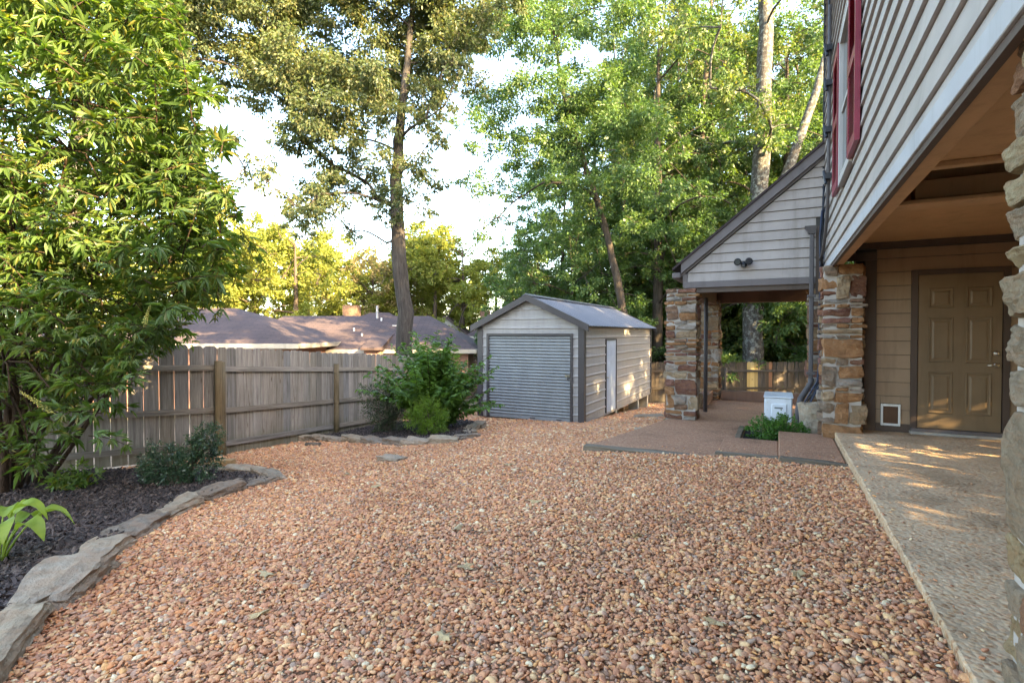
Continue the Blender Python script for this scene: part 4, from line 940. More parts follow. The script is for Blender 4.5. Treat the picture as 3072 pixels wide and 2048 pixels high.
# ------------------------------------------------------------------ trees and shrubs
def unit(a): return a/np.maximum(np.linalg.norm(a, axis=1, keepdims=True), 1e-9)
def leaf_quads(pos, axis, size, width=0.5, fold=0.25, up=None):
    """one folded diamond per leaf: base, side, tip, side"""
    n = len(pos); ax = unit(axis); rnd = rng.normal(0, 1, (n,3))
    if up is not None: rnd = rnd*0.6+np.array([0,0,up])
    sd_ = unit(np.cross(ax, rnd)); nm = np.cross(sd_, ax); s = size[:,None]
    b = pos; t_ = pos+ax*s; mid_ = pos+ax*s*0.45
    l = mid_+sd_*s*width*0.5+nm*s*width*fold; r_ = mid_-sd_*s*width*0.5+nm*s*width*fold
    v = np.stack([b, r_, t_, l], 1).reshape(-1,3)
    return v, np.arange(4*n).reshape(-1,4)
def clump_points(c, rad, n, flat=0.75, shell=0.5):
    d = unit(rng.normal(0,1,(n,3))); r_ = rng.random(n)**shell*rad
    p = d*r_[:,None]; p[:,2] *= flat
    return c+p, d
def tree_crown(clumps, per_area, size, width=0.5, droop=0.5, flat=0.75, sub=7):
    """clumps: (x, y, z, radius); each is broken into small tufts so that gaps stay open"""
    V = []; F = []; o = 0
    for x, y, z, rad in clumps:
        ns = max(7, int(sub*(rad/0.7)**1.35)); tc, td = clump_points(np.array([x,y,z]), rad, ns, flat, 0.45)
        tr = rad*rng.uniform(0.16, 0.38, ns)
        for k_ in range(ns):
            n = max(5, int(per_area*tr[k_]**2)); p, d = clump_points(tc[k_], tr[k_], n, 0.7, 0.6)
            ax = d*0.7+td[k_]*0.5+rng.normal(0,0.45,(n,3)); ax[:,2] -= droop
            v, f = leaf_quads(p, ax, size*rng.uniform(0.65,1.3,n), width)
            V.append(v); F.append(f+o); o += len(v)
    return np.concatenate(V), np.concatenate(F)
def tree_wood(trunk, radii, clumps, rmin=0.012, sides=9, bias=0.5):
    """tube trunk and limbs: every clump hangs on the nearest limb that starts below it"""
    b = MB(); tp = [Vector(p) for p in trunk]; nodes = []; par = []; ends = []
    pts = []; rr = []
    for i in range(len(tp)-1):
        for k_ in range(5):
            q = k_/5; pts.append(tp[i].lerp(tp[i+1], q)); rr.append(radii[i]*(1-q)+radii[i+1]*q)
    pts.append(tp[-1]); rr.append(radii[-1])
    jp = [p+Vector((random.gauss(0,1),random.gauss(0,1),0))*rr[i]*0.12 for i, p in enumerate(pts)]
    b.tube(jp, [x*random.uniform(0.95,1.06) for x in rr], sides+3)
    nodes = [(p, rr[i]) for i, p in enumerate(jp) if i > len(jp)*0.25]; nt = len(nodes)
    par = [None]*nt; cnt = [0]*nt
    axis = np.array([[*p] for p, _ in nodes])
    def dist_t(c): return np.min(np.linalg.norm(axis-np.array(c[:3]), axis=1))
    for c in sorted(clumps, key=dist_t):
        cv = Vector(c[:3]); best = None; bd = 1e9
        for i, (p, r_) in enumerate(nodes):
            d = (cv-p).length+bias*max(0, p.z-cv.z+0.2)*1.5+(0.0 if i < nt else 0.15)
            if d < bd: bd = d; best = i
        nodes.append((cv, 0)); par.append(best); cnt.append(0)
    for i in range(len(nodes)-1, nt-1, -1):
        j = i
        while par[j] is not None: cnt[j] += 1; j = par[j]
    for i in range(nt, len(nodes)):
        p0 = nodes[par[i]][0]; p1 = nodes[i][0]; L_ = (p1-p0).length
        r1 = rmin*math.sqrt(cnt[i])*1.05; r0 = min(r1*1.35, (nodes[par[i]][1] or r1*1.35)*0.8)
        n = 5; arc = Vector((random.uniform(-.12,.12), random.uniform(-.12,.12), random.uniform(0.02,0.20)))*L_
        path = [p0.lerp(p1, k_/n)+arc*math.sin(math.pi*k_/n) for k_ in range(n+1)]
        path[0] = p0
        b.tube(path, [r0+(r1*0.8-r0)*k_/n for k_ in range(n+1)], 6, False)
        for _ in range(3):                                     # twigs that fan out inside the tuft
            e = p1+Vector((random.gauss(0,1),random.gauss(0,1),random.gauss(0.1,0.7))).normalized()*0.6*(L_*0.3+0.3)
            b.tube([p1, p1.lerp(e, .5)+Vector((0,0,0.05)), e], [r1*0.6, r1*0.4, rmin*0.35], 4, False)
    return b
def plant_tree(name, label, cat, base, trunk, radii, clumps, leafm, barkm, per_area, size, group=None, **kw):
    root = empty(name, base); tag(root, label, cat, group); inv = Matrix.Translation((-base[0],-base[1],-base[2]))
    wkw = {k_: kw.pop(k_) for k_ in ('rmin','bias') if k_ in kw}
    t_ = tree_wood(trunk, radii, clumps, **wkw).build('trunk', barkm, None, True); t_.parent = root; t_.matrix_parent_inverse = inv
    v, f = tree_crown(clumps, per_area, size, **kw); c = link('crown', np_mesh('crown', v, f, leafm)); c.parent = root; c.matrix_parent_inverse = inv
    return root
def spread(list_rz, f0, df):
    return [(*cw(r_, f0+random.uniform(-df, df), z), rad) for r_, z, rad in list_rz]

# the oak beyond the fence
OAK = [(-6.4, 5.3, 0.73), (-5.8, 4.7, 0.6), (-7.1, 6.2, 0.53), (-6.3, 6.1, 0.73), (-5.4, 5.5, 0.73), (-4.7, 6.2, 0.73), (-5.5, 6.5, 0.73), (-4.1, 5.4, 0.6), (-6.3, 7.1, 0.86), (-5.4, 7.5, 0.99), (-4.6, 7.1, 0.86), (-6.4, 8.0, 0.73), (-7.5, 8.8, 0.99), (-8.4, 9.8, 1.13), (-9.5, 10.3, 1.13), (-10.4, 10.9, 0.99), (-9.1, 9.0, 0.73), (-8.2, 10.8, 1.13), (-7.1, 9.9, 1.13), (-6.0, 8.8, 1.13), (-7.0, 11.0, 1.13), (-5.8, 10.4, 1.13), (-4.7, 9.5, 1.13), (-5.0, 8.2, 0.99), (-3.9, 8.6, 0.86), (-4.7, 11.0, 1.13), (-3.7, 10.2, 0.99), (-3.4, 7.6, 0.73), (-2.9, 8.6, 0.73), (-2.5, 9.9, 0.99), (-2.3, 11.0, 1.13), (-3.1, 11.2, 0.99), (-1.8, 9.6, 0.86), (-2.2, 8.4, 0.66), (-2.5, 7.5, 0.6), (-2.3, 6.9, 0.53), (-2.8, 6.2, 0.6), (-2.3, 5.9, 0.5), (-2.9, 5.3, 0.56), (-2.5, 4.9, 0.4), (-3.6, 4.8, 0.5), (-4.1, 4.3, 0.34), (-1.9, 7.8, 0.48), (-6.8, 5.5, 0.46), (-6.0, 4.1, 0.37), (-3.7, 6.2, 0.6), (-8.2, 12.0, 1.19), (-6.3, 12.2, 1.33), (-4.3, 12.2, 1.33), (-2.6, 12.2, 1.33), (-9.6, 11.9, 1.19), (-10.0, 9.5, 0.53), (-1.3, 11.2, 0.9), (-1.0, 12.4, 1.1), (-0.2, 11.6, 0.8), (-1.5, 10.4, 0.7), (-1.2, 9.5, 0.6), (-0.8, 10.5, 0.75), (-1.4, 8.7, 0.5), (-6.9, 4.9, 0.4), (-5.2, 4.6, 0.45), (-6.2, 5.0, 0.5)]
ob = cw(-3.2, 16, -1.6)
otr = [cw(-3.2,16,-1.6), cw(-3.3,16,1.5), cw(-3.45,16,4.0), cw(-3.5,16,6.0), cw(-3.4,16,7.4), cw(-3.2,16.2,9.6), cw(-3.0,16.5,12.5), cw(-2.9,16.6,14.0)]
plant_tree('oak_tree', 'tall oak with forked trunk rising beyond the fence and olive leaves', 'tree', ob, otr, [0.27,0.24,0.21,0.185,0.15,0.10,0.06,0.04],
           spread(OAK, 16, 1.6), M['lf_oak'], M['bark_grey'], 1050, 0.118, width=0.48, droop=0.75, rmin=0.014, flat=0.8, sub=27)
# the leaning woodland tree
LEAN = [(-0.5, 12.6, 1.39), (1.3, 12.4, 1.48), (-0.8, 10.8, 1.3), (0.8, 10.5, 1.48), (2.5, 10.8, 1.48), (-1.1, 9.1, 1.13), (0.2, 8.7, 1.3), (-1.0, 7.6, 0.96), (-1.8, 7.0, 0.59), (-0.6, 6.3, 0.87), (-1.1, 5.5, 0.59), (0.5, 7.2, 0.78), (2.2, 8.7, 1.39), (3.9, 11.0, 1.57), (4.2, 9.1, 1.57), (2.9, 6.8, 1.22), (4.8, 7.0, 1.39), (0.1, 13.8, 1.39), (2.0, 14.0, 1.57), (3.9, 13.3, 1.57), (0.4, 15.2, 1.57), (2.7, 15.4, 1.57), (1.5, 9.1, 1.22), (3.5, 5.3, 0.87), (1.6, 7.0, 0.78)]
lb = cw(4.7,21,-1.4)
ltr = [cw(4.75,21,-1.4), cw(4.55,21,1.6), cw(4.2,21,3.4), cw(3.7,21,5.6), cw(2.9,21,8.0), cw(2.1,21,10.6), cw(1.6,21,13.5)]
plant_tree('leaning_tree', 'dark trunked tree leaning towards the oak at the edge of the woods', 'tree', lb, ltr, [0.19,0.17,0.15,0.13,0.11,0.08,0.04],
           spread(LEAN, 21, 2.0), M['lf_wood'], M['bark_dark'], 800, 0.125, width=0.5, droop=0.55, rmin=0.018, flat=0.7, sub=11)
# overhanging oak on the left, behind the chaste tree
LB = [(-13.2,8.2,1.0),(-12.4,9.0,1.1),(-11.6,8.4,.9),(-10.9,9.6,1.1),(-13.4,10.4,1.2),(-12.0,11.0,1.2),(-10.3,11.2,1.1),(-9.6,9.9,.9),(-10.4,7.6,.8),(-9.2,7.2,.7),(-8.7,6.6,.55),(-8.3,7.1,.5),(-9.2,8.4,.7),(-8.4,5.9,.42),(-11.6,6.6,.8),(-13.0,6.4,.8),(-9.4,12.2,1.0)]
plant_tree('oak_tree', 'oak crown on a lichened trunk showing behind the top of the chaste tree', 'tree', cw(-14.0,16.5,-1.8), [cw(-14.0,16.5,-1.8),cw(-13.9,16.5,4),cw(-13.2,16.2,8),cw(-12.4,16,11)], [0.3,0.27,0.22,0.1],
           spread(LB, 16.2, 1.2), M['lf_oak'], M['bark_lichen'], 700, 0.14, width=0.45, droop=0.7, rmin=0.022, flat=0.7, sub=16)

# the two-stemmed trunk with lichened bark behind the porch
def tall_clumps(n, h0, h1, r0, seed, zc=0.6):
    r_ = np.random.default_rng(seed); out = []
    for i in range(n):
        q = (i+r_.random())/n; z = h0+(h1-h0)*q; rr = r0*(0.55+0.9*math.sin(math.pi*min(1, q*0.85+0.12)))*math.sqrt(r_.random()*0.85+0.15)
        a = r_.uniform(0, 6.283); out.append((rr*math.cos(a), rr*math.sin(a), z, r_.uniform(0.7,1.25)))
    return out
bb = cw(10.05, 22, -1.5)
cl = [(bb[0]+x, bb[1]+y, z, r_) for x, y, z, r_ in tall_clumps(40, 9.0, 21, 4.2, 3)]
root = plant_tree('lichened_tree', 'thick grey trunk blotched with lichen behind the porch, forking into a leaning stem', 'tree', bb,
   [bb, cw(10.1,22,2), cw(10.25,22,6), cw(10.4,22,10), cw(10.5,22,15), cw(10.5,22,20)], [0.43,0.40,0.36,0.33,0.28,0.12], cl, M['lf_wood2'], M['bark_lichen'], 420, 0.16, width=0.5, rmin=0.022)
st = MB().tube([cw(10.45,22,4.4), cw(10.75,22,6.2), cw(11.6,22,8.4), cw(12.7,22.1,11.4), cw(13.4,22.2,14)], [0.24,0.22,0.20,0.16,0.1], 12).build('stem', M['bark_lichen'], None, True)
st.parent = root; st.matrix_parent_inverse = Matrix.Translation((-bb[0],-bb[1],-bb[2]))

# woodland trees: five kinds, repeated
def proto_tree(i, h, r0, n, leafm, barkm, lowest, trunk_r, lean=0.0, per=760, size=0.15):
    cl = [(x+lean*z/h, y, z, r_) for x, y, z, r_ in tall_clumps(n, lowest, h, r0, 50+i)]
    tr = [(0,0,-0.6),(lean*.15,0.02,h*.2),(lean*.4,-.05,h*.45),(lean*.75,.05,h*.75),(lean,0,h*.95)]
    tm = tree_wood(tr, [trunk_r,trunk_r*.88,trunk_r*.7,trunk_r*.42,trunk_r*.12], cl, rmin=0.016).mesh('trunk', barkm, True)
    v, f = tree_crown(cl, per, size, 0.5, 0.45, 0.75, 7)
    return tm, np_mesh('crown', v, f, leafm)
prot = [proto_tree(0, 18, 3.4, 46, M['lf_wood'], M['bark_dark'], 3.0, 0.26), proto_tree(1, 20, 3.0, 44, M['lf_wood2'], M['bark_oak'], 4.0, 0.24, 1.2),
        proto_tree(2, 15, 3.2, 40, M['lf_wood'], M['bark_oak'], 2.2, 0.17, -1.0), proto_tree(3, 10, 2.6, 36, M['lf_wood'], M['bark_dark'], 0.8, 0.11, 0.5), proto_tree(4, 5.0, 2.0, 26, M['lf_wood2'], M['bark_dark'], 0.4, 0.05)]
kinds = [('woodland_tree','tall dark barked tree standing in the woods beyond the dark fence','tall dark trees in the woods'),('woodland_tree','tall slightly leaning tree with yellowing leaves in the woods','yellowing trees in the woods'),
         ('woodland_tree','medium woodland tree with light brown trunk leaning back in the woods','medium trees in the woods'),('understory_tree','slim young understory tree growing low among the woodland trunks','young trees under the woods'),
         ('understory_bush','low yellow-green bush filling the floor of the woods','bushes on the floor of the woods')]
def wood_at(k_, r_, f_, s=1.0, rz=None):
    x, y, _ = cw(r_, f_); z = g(x, y); nm, lb_, gr = kinds[k_]
    root = empty(nm, (x, y, z), rz if rz is not None else random.uniform(0, 6.28)); root.scale = (s,s,s*random.uniform(0.92,1.08)); tag(root, lb_, 'tree' if k_ < 4 else 'bush', gr)
    link('trunk', prot[k_][0], root); link('crown', prot[k_][1], root)
for k_, r_, f_, s in [(0,6.5,23.5,1.0),(0,13.5,26,1.05),(0,9.0,30,1.1),(0,4.0,33,1.1),(0,16,31,1.1),(0,20,27,1.05),(0,14,38,1.2),(0,24,34,1.1),
        (1,8.6,26.0,1.0),(1,12,33,1.05),(1,17.5,25,1.0),(1,6.5,29,1.0),(1,19,37,1.1),(1,11.5,28.5,1.0),(1,9.5,37,1.15),(0,11,35,1.2),(0,17,34,1.2),(0,6,38,1.2),(0,21,32,1.1),(0,13,43,1.3),(0,18.5,42,1.3),(0,8.5,44,1.3),(0,15.2,28.2,1.1),(0,10.2,33,1.15),(2,16.4,27.6,1.1),
        (2,5.8,26.5,1.0),(2,11.0,24.6,0.95),(2,14.8,23.8,0.95),(2,2.6,29,0.9),(2,8.0,33,1.1),(2,18,30,1.1),(2,13,30,1.0),
        (3,3.0,24.5,0.85),(3,5.0,24.8,0.9),(3,1.6,26.5,0.75),(3,7.4,24.6,0.9),(3,9.2,23.6,0.85),(3,12.6,23.4,0.85),(3,6.0,31,1.0),(3,11.6,26.4,0.9),(3,14.6,27.5,1.0),(3,0.6,30,0.8),(3,16.3,24,0.9),(3,10,27,1),
        (4,2.0,24,0.9),(4,4.4,25.8,1.0),(4,7.0,26.2,1.0),(4,9.6,25.0,1.0),(4,11.9,25.3,1.0),(4,13.8,24.6,1.0),(4,15.4,26.4,1.1),(4,8.4,28.4,1.1),(4,12.8,28.6,1.2),(4,5.6,28.4,1.1),(4,10.8,30,1.3),(4,14.8,30.5,1.4),(4,3.2,28,1.1),(4,7.4,31,1.4)]:
    wood_at(k_, r_, f_, s)
# trees and bushes added out of view to block sun from yard and passage
for k_, x, y, s in [(0,9.5,13.5,0.9),(3,8.2,11.2,1.0),(3,11.5,9.2,1.1),(2,11,16.5,0.9),(0,8.5,20,0.9),(3,6.5,22,1.0),(3,7.5,17.2,1.0),(3,6.3,13.6,0.9),(3,12.5,12.0,1.2),(2,13,20,1.0),(3,10,23,1.0),(4,7.2,4.0,0.45),(4,7.4,1.2,1.1),(4,7.0,6.2,1.0),(4,9.4,0.2,1.2),(4,9.6,2.8,0.7),(4,9.6,5.8,0.85),(4,7.2,-1.0,1.0),(4,9.2,-2.2,1.1),(0,11.5,7.2,1.0),(1,15,8.0,1.0),(0,8.2,7.0,0.85)]:
    nm = kinds[k_][0]; gr = 'unseen sun-blocking trees and bushes'; lb_ = ('dark barked tree','yellowing tree','medium brown trunked tree','slim young tree','low bush')[k_]+' added out of view to block the sun'; root = empty(nm, (x, y, g(x,y)), random.uniform(0,6.28)); root.scale = (s,s,s); tag(root, lb_, 'tree' if k_ < 4 else 'bush', gr)
    link('trunk', prot[k_][0], root); link('crown', prot[k_][1], root)

# far trees beyond the neighbouring roofs
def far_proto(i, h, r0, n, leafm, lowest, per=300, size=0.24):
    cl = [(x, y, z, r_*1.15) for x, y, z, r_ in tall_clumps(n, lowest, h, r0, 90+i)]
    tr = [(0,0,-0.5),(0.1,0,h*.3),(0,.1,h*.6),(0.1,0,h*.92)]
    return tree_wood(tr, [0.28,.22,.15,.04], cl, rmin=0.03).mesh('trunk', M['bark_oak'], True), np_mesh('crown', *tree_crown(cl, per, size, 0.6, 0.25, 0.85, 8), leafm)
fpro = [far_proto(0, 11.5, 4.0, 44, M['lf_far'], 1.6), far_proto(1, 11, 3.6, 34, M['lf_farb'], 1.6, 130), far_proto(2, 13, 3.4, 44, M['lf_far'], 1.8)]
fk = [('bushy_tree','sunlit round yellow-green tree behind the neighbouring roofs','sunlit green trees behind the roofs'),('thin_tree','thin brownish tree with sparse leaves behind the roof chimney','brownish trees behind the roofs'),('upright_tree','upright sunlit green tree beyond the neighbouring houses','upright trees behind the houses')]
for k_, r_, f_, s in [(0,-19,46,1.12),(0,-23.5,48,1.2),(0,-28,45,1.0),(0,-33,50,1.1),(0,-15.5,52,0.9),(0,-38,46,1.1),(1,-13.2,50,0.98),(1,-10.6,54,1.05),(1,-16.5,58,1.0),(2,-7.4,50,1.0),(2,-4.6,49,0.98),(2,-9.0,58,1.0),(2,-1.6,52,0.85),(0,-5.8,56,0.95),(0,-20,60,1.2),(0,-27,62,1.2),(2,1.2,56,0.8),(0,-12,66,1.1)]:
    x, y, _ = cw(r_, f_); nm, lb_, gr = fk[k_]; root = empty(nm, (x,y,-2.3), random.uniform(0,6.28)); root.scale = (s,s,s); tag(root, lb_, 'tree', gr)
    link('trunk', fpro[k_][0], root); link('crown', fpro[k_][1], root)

# ------------------------------------------------------------------ neighbouring houses
def nb_house(name, label, r0, r1, f0, f1, ze, zr, ridge0, ridge1, extra=None, wallm=None):
    base = cw((r0+r1)/2, (f0+f1)/2, -2.3); root = empty(name, base); root.rotation_euler.z = YAW; tag(root, label, 'house')
    cx, cy = (r0+r1)/2, (f0+f1)/2
    def L_(r_, f_, z): return (r_-cx, f_-cy, z+2.3)
    ov = 0.45; mid_ = (f0+f1)/2
    b = MB(); a_ = [L_(r0-ov,f0-ov,ze),L_(r1+ov,f0-ov,ze),L_(r1+ov,f1+ov,ze),L_(r0-ov,f1+ov,ze)]; q = [L_(ridge0,mid_,zr),L_(ridge1,mid_,zr)]
    b.add(a_+q, [(0,1,5,4),(1,2,5),(2,3,4,5),(3,0,4)])
    rf_ = b.build('roof', M['shingle'], root)
    MB().box(r0-cx, r1-cx, f0-cy, f1-cy, 0, ze+2.3-0.02).build('wall', wallm or M['brick_far'], root)
    fb = MB(); e = ze+2.3
    fb.box(r0-ov-cx,r1+ov-cx,f0-ov-.03-cy,f0-ov-cy,e-.20,e+.0); fb.box(r1+ov-cx,r1+ov+.03-cx,f0-ov-cy,f1+ov-cy,e-.20,e); fb.box(r0-ov-.03-cx,r0-ov-cx,f0-ov-cy,f1+ov-cy,e-.20,e)
    fb.build('fascia', M['cream'], root)
    MB().box(r0-ov-cx,r1+ov-cx,f0-ov-cy,f1+ov-cy,e-.22,e-.201).build('soffit', M['cream'], root)
    return root, rf_, L_, (cx, cy)
h1, r1_, L1, _ = nb_house('brick_house', 'long low neighbouring house with mauve-brown hip roof and roof vents', -14.6, -2.3, 27.5, 36.5, 0.52, 2.40, -13.9, -5.0)
for (r_, f_, z, k_) in ((-8.9,29.6,1.36,'pipe'),(-7.75,31.2,1.98,'pipe'),(-8.25,28.9,1.05,'pipe'),(-6.5,30.6,1.65,'box'),(-8.1,31.6,2.2,'tall')):
    p = Vector(L1(r_, f_, z-0.1))
    if k_ == 'pipe': MB().tube([p, p+Vector((0,0,.16)), p+Vector((0,0,.38))], [0.14,0.05,0.05], 8).build('vent_pipe', M['white'], r1_)
    elif k_ == 'tall': MB().tube([p, p+Vector((0,0,.9))], [0.07,0.07], 8).build('flue_pipe', M['frame'], r1_)
    else: MB().box(p.x-.42, p.x+.42, p.y-.25, p.y+.25, p.z, p.z+.26).build('roof_vent', M['white'], r1_)
bp = MB().prism([L1(-7.6,26.3,0.62),L1(-7.6,29.6,1.45),L1(-7.6,29.6,0.3),L1(-7.6,26.3,0.50)], (1.05,0,0)).build('bay_roof', M['shingle'], h1)
MB().box(*[c for c in (L1(-7.5,26.6,0)[0], L1(-6.65,26.6,0)[0], L1(-7.5,26.6,0)[1], L1(-7.5,27.5,0)[1], 0.2, 2.8)]).build('bay_wall', M['brick_far'], h1)
MB().box(L1(-8.5,0,0)[0], L1(-7.9,0,0)[0], L1(0,27.46,0)[1], L1(0,27.49,0)[1], 1.3, 2.5).build('window', M['lens'], h1)
h2, r2_, L2, _ = nb_house('brick_house', 'nearer neighbouring house with dark hip roof showing past the chaste tree', -22.0, -9.6, 22.9, 30.6, 0.90, 2.62, -18.5, -14.0)
h3, r3_, L3, _ = nb_house('brick_house', 'small hip roof with stone chimney rising behind the long roof', -13.4, -8.4, 39, 45, 1.6, 3.0, -11.3, -9.8)
MB().box(L3(-12.7,0,0)[0], L3(-11.6,0,0)[0], L3(0,39.4,0)[1], L3(0,40.4,0)[1], 3.6, 5.75).build('chimney', M['stone'], h3)
h4, r4_, L4, _ = nb_house('brick_house', 'far neighbouring roof with brick chimney behind the shed gable', -3.6, 4, 44, 51, 1.1, 2.6, -1.5, 2)
MB().box(L4(-2.75,0,0)[0], L4(-1.9,0,0)[0], L4(0,45.5,0)[1], L4(0,46.3,0)[1], 3.2, 5.6).build('chimney', M['brick_far'], h4)
g5 = empty('gabled_house', cw(-6.0,50,-2.3), YAW); tag(g5, 'distant house with a small white gable end', 'house')
MB().box(-2.2,2.2,-3,3,0,3.3).prism([(-2.2,-3,3.3),(2.2,-3,3.3),(0,-3,5.0)], (0,6,0)).build('wall', M['farwall'], g5)
MB().hexa([(-2.6,-3.3,3.05),(0,-3.3,5.05),(0,3.3,5.05),(-2.6,3.3,3.05),(-2.6,-3.3,3.2),(0,-3.3,5.2),(0,3.3,5.2),(-2.6,3.3,3.2)]).hexa([(2.6,-3.3,3.05),(0,-3.3,5.051),(0,3.3,5.051),(2.6,3.3,3.05),(2.6,-3.3,3.2),(0,-3.3,5.2),(0,3.3,5.2),(2.6,3.3,3.2)]).build('roof', M['shingle'], g5)

# ------------------------------------------------------------------ chaste tree: palmate leaves on arching stems
def leaflet(bx, by, ang, L_, w_, droop):
    ca, sa = math.cos(ang), math.sin(ang); out = []
    for (u, s) in ((0,0),(0.3,-.5),(0.62,-.40),(1,0),(0.62,.40),(0.3,.5)):
        z = -droop*u*u*L_+abs(s)*w_*0.35; out.append((bx+ca*u*L_-sa*s*w_, by+sa*u*L_+ca*s*w_, z))
    return out
def palmate(seed, n=5):
    r_ = random.Random(seed); b = MB(); b2 = []
    for i in range(n):
        q = (i-(n-1)/2)/((n-1)/2); L_ = (0.115-0.042*abs(q))*r_.uniform(0.85,1.15); w_ = L_*0.26
        pts = leaflet(0.035, 0, q*R(72)+r_.uniform(-.1,.1), L_, w_, r_.uniform(0.1,0.9)); b.add(pts, [(0,1,2,3),(0,3,4,5)])
    b.add([(0,-.0012,0),(0,.0012,0),(0.047,.0012,0),(0.047,-.0012,0)], [(0,1,2,3)])
    return b
pal = [palmate(i, (5,5,7,5,6)[i % 5]) for i in range(6)]
vb = (-8.25, 2.9); vz = g(*vb)+0.02
vt = empty('chaste_tree', (vb[0], vb[1], vz)); tag(vt, 'huge leafy chaste tree with palmate leaves and pale flower spikes over the mulch bed', 'shrub')
VI = Matrix.Translation((-vb[0],-vb[1],-vz))
def vpar(o): o.parent = vt; o.matrix_parent_inverse = VI; return o
cc = cw(-5.0, 5.9, 2.5)       # middle of the crown
stems = MB(); tw = []
def crown_ok(p):
    """inside the leafy volume"""
    d = Vector(p)-Vector((vb[0],vb[1],0)); lr = Vector((p[0],p[1])).dot(Vector(RT)); lf = Vector((p[0],p[1])).dot(Vector(FW)); z = p[2]
    rmax = (-2.75 if z > 0.7 else -3.0-0.75*(0.7-z)) if z < 3.0 else -2.75-0.55*(z-3.0)
    u = lr/max(lf, 0.1); umax = -0.515
    if z < 2.0: umax = -0.515-0.18*(2.0-z)
    elif z > 2.6: umax = -0.515-0.065*(z-2.6)
    return (lf > 4.3) and (lf < 7.6) and u < umax and z < 6.6 and z > -0.15
sp_tips = []
for i in range(17):
    a = random.uniform(0, 6.283); rad = random.uniform(0.02, 0.28); p = Vector((vb[0]+rad*math.cos(a), vb[1]+rad*math.sin(a), vz-0.05))
    d = Vector((math.cos(a)*random.uniform(.15,.7)+0.22, math.sin(a)*random.uniform(.15,.7)+0.08, 1.0)).normalized(); L_ = random.uniform(3.2, 6.0); n = 10; path = [p.copy()]
    for k_ in range(n):
        d = (d+Vector((random.gauss(0,.10), random.gauss(0,.10), -0.02*k_/n))).normalized(); p = p+d*L_/n
        if k_ > 3 and not crown_ok(p+d*.3): break
        path.append(p.copy())
    n = len(path)-1; r0 = random.uniform(0.022, 0.048); stems.tube(path, [r0*(1-0.8*k_/n) for k_ in range(n+1)], 7, False)
    tw.append((path, r0))
allp = [p for pt, _ in tw for p in pt[3:]]
twigs = []; tries = 0
while len(twigs) < 1500 and tries < 60000:
    tries += 1
    lf = random.uniform(4.4, 7.4); lr = lf*random.uniform(-1.12, -0.45); z = random.uniform(-0.1, 6.3)
    p = Vector(cw(lr, lf, z))
    if not crown_ok(p) or (z < 0.8 and random.random() < 0.6): continue
    twigs.append(p)
LV = []; LF = []; lo = 0; leafrec = []
base_dir = Vector((vb[0], vb[1], 1.2))
for p in twigs:
    q = min(random.sample(allp, 25), key=lambda s_: (s_-p).length)
    out = (p-Vector((vb[0]+.6, vb[1]+.3, p.z-0.4))).normalized(); d = (out*0.8+Vector((random.gauss(0,.5), random.gauss(0,.5), random.gauss(0.25,.4)))).normalized()
    L_ = random.uniform(0.35, 0.8)
    if not crown_ok(p+d*(L_+.1)): d = Vector((-abs(d.x), d.y, d.z)); L_ *= 0.6
    e = p+d*L_; m_ = q.lerp(p, .55)+Vector((0,0,.12))
    if (q-p).length < 0.8: stems.tube([q, m_, p], [0.010,0.008,0.006], 4, False)
    pts = [p+d*L_*u+Vector((0,0,-0.10*u*u)) for u in (0,.33,.66,1)]; stems.tube(pts, [0.006,0.005,0.004,0.002], 4, False)
    nl = random.randint(9, 15)
    for k_ in range(nl):
        u = (k_+random.random()*.6)/nl; b0 = p+d*L_*u+Vector((0,0,-0.10*u*u)); a = k_*1.571+random.uniform(-.4,.4)
        s1 = d.orthogonal().normalized(); s2 = d.cross(s1); ax = (s1*math.cos(a)+s2*math.sin(a))*0.8+d*0.55+Vector((0,0,-0.15)); ax.normalize()
        leafrec.append((b0, ax, random.uniform(0.65, 1.3), random.randrange(6), random.uniform(-.6,.6)))
    if random.random() < 0.16: sp_tips.append((e+Vector((0,0,-.1)), d))
def leaf_matrix(b0, ax, s, roll):
    zx = Vector((0,0,1))-ax*ax.z
    zx = zx.normalized() if zx.length > 1e-4 else ax.orthogonal().normalized()
    m = Matrix((ax, zx.cross(ax), zx)).transposed().to_4x4(); return Matrix.Translation(b0) @ m @ Matrix.Rotation(roll, 4, 'X') @ Matrix.Scale(s, 4)
camv = Vector((0,0,1.35)); fw3 = Vector((FW[0],FW[1],0)); rt3 = Vector((RT[0],RT[1],0))
def score(rec):
    d = rec[0]-camv; f_ = d.dot(fw3)
    return rec[2]/f_ if abs(d.dot(rt3)) < 0.96*f_ and abs(d.z) < 0.62*f_ else 0
leafrec.sort(key=score, reverse=True)
pmesh_ = [b.mesh('leaf', M['lf_vitex']) for b in pal]
for rec in leafrec[:300]:
    o = link('leaf', pmesh_[rec[3]], vt); o.matrix_parent_inverse = VI; o.matrix_basis = leaf_matrix(rec[0], rec[1], rec[2], rec[4])
for rec in leafrec[300:]:
    b = pal[rec[3]]; mt = np.array(leaf_matrix(rec[0], rec[1], rec[2], rec[4])); v = np.array(b.v) @ mt[:3,:3].T+mt[:3,3]
    LV.append(v); LF.append(np.array(b.f)+lo); lo += len(v)
fo = vpar(link('foliage', np_mesh('foliage', np.concatenate(LV), np.concatenate(LF), M['lf_vitex']))); tag(fo, kind='stuff')
vpar(stems.build('stems', M['stem'], None, True))
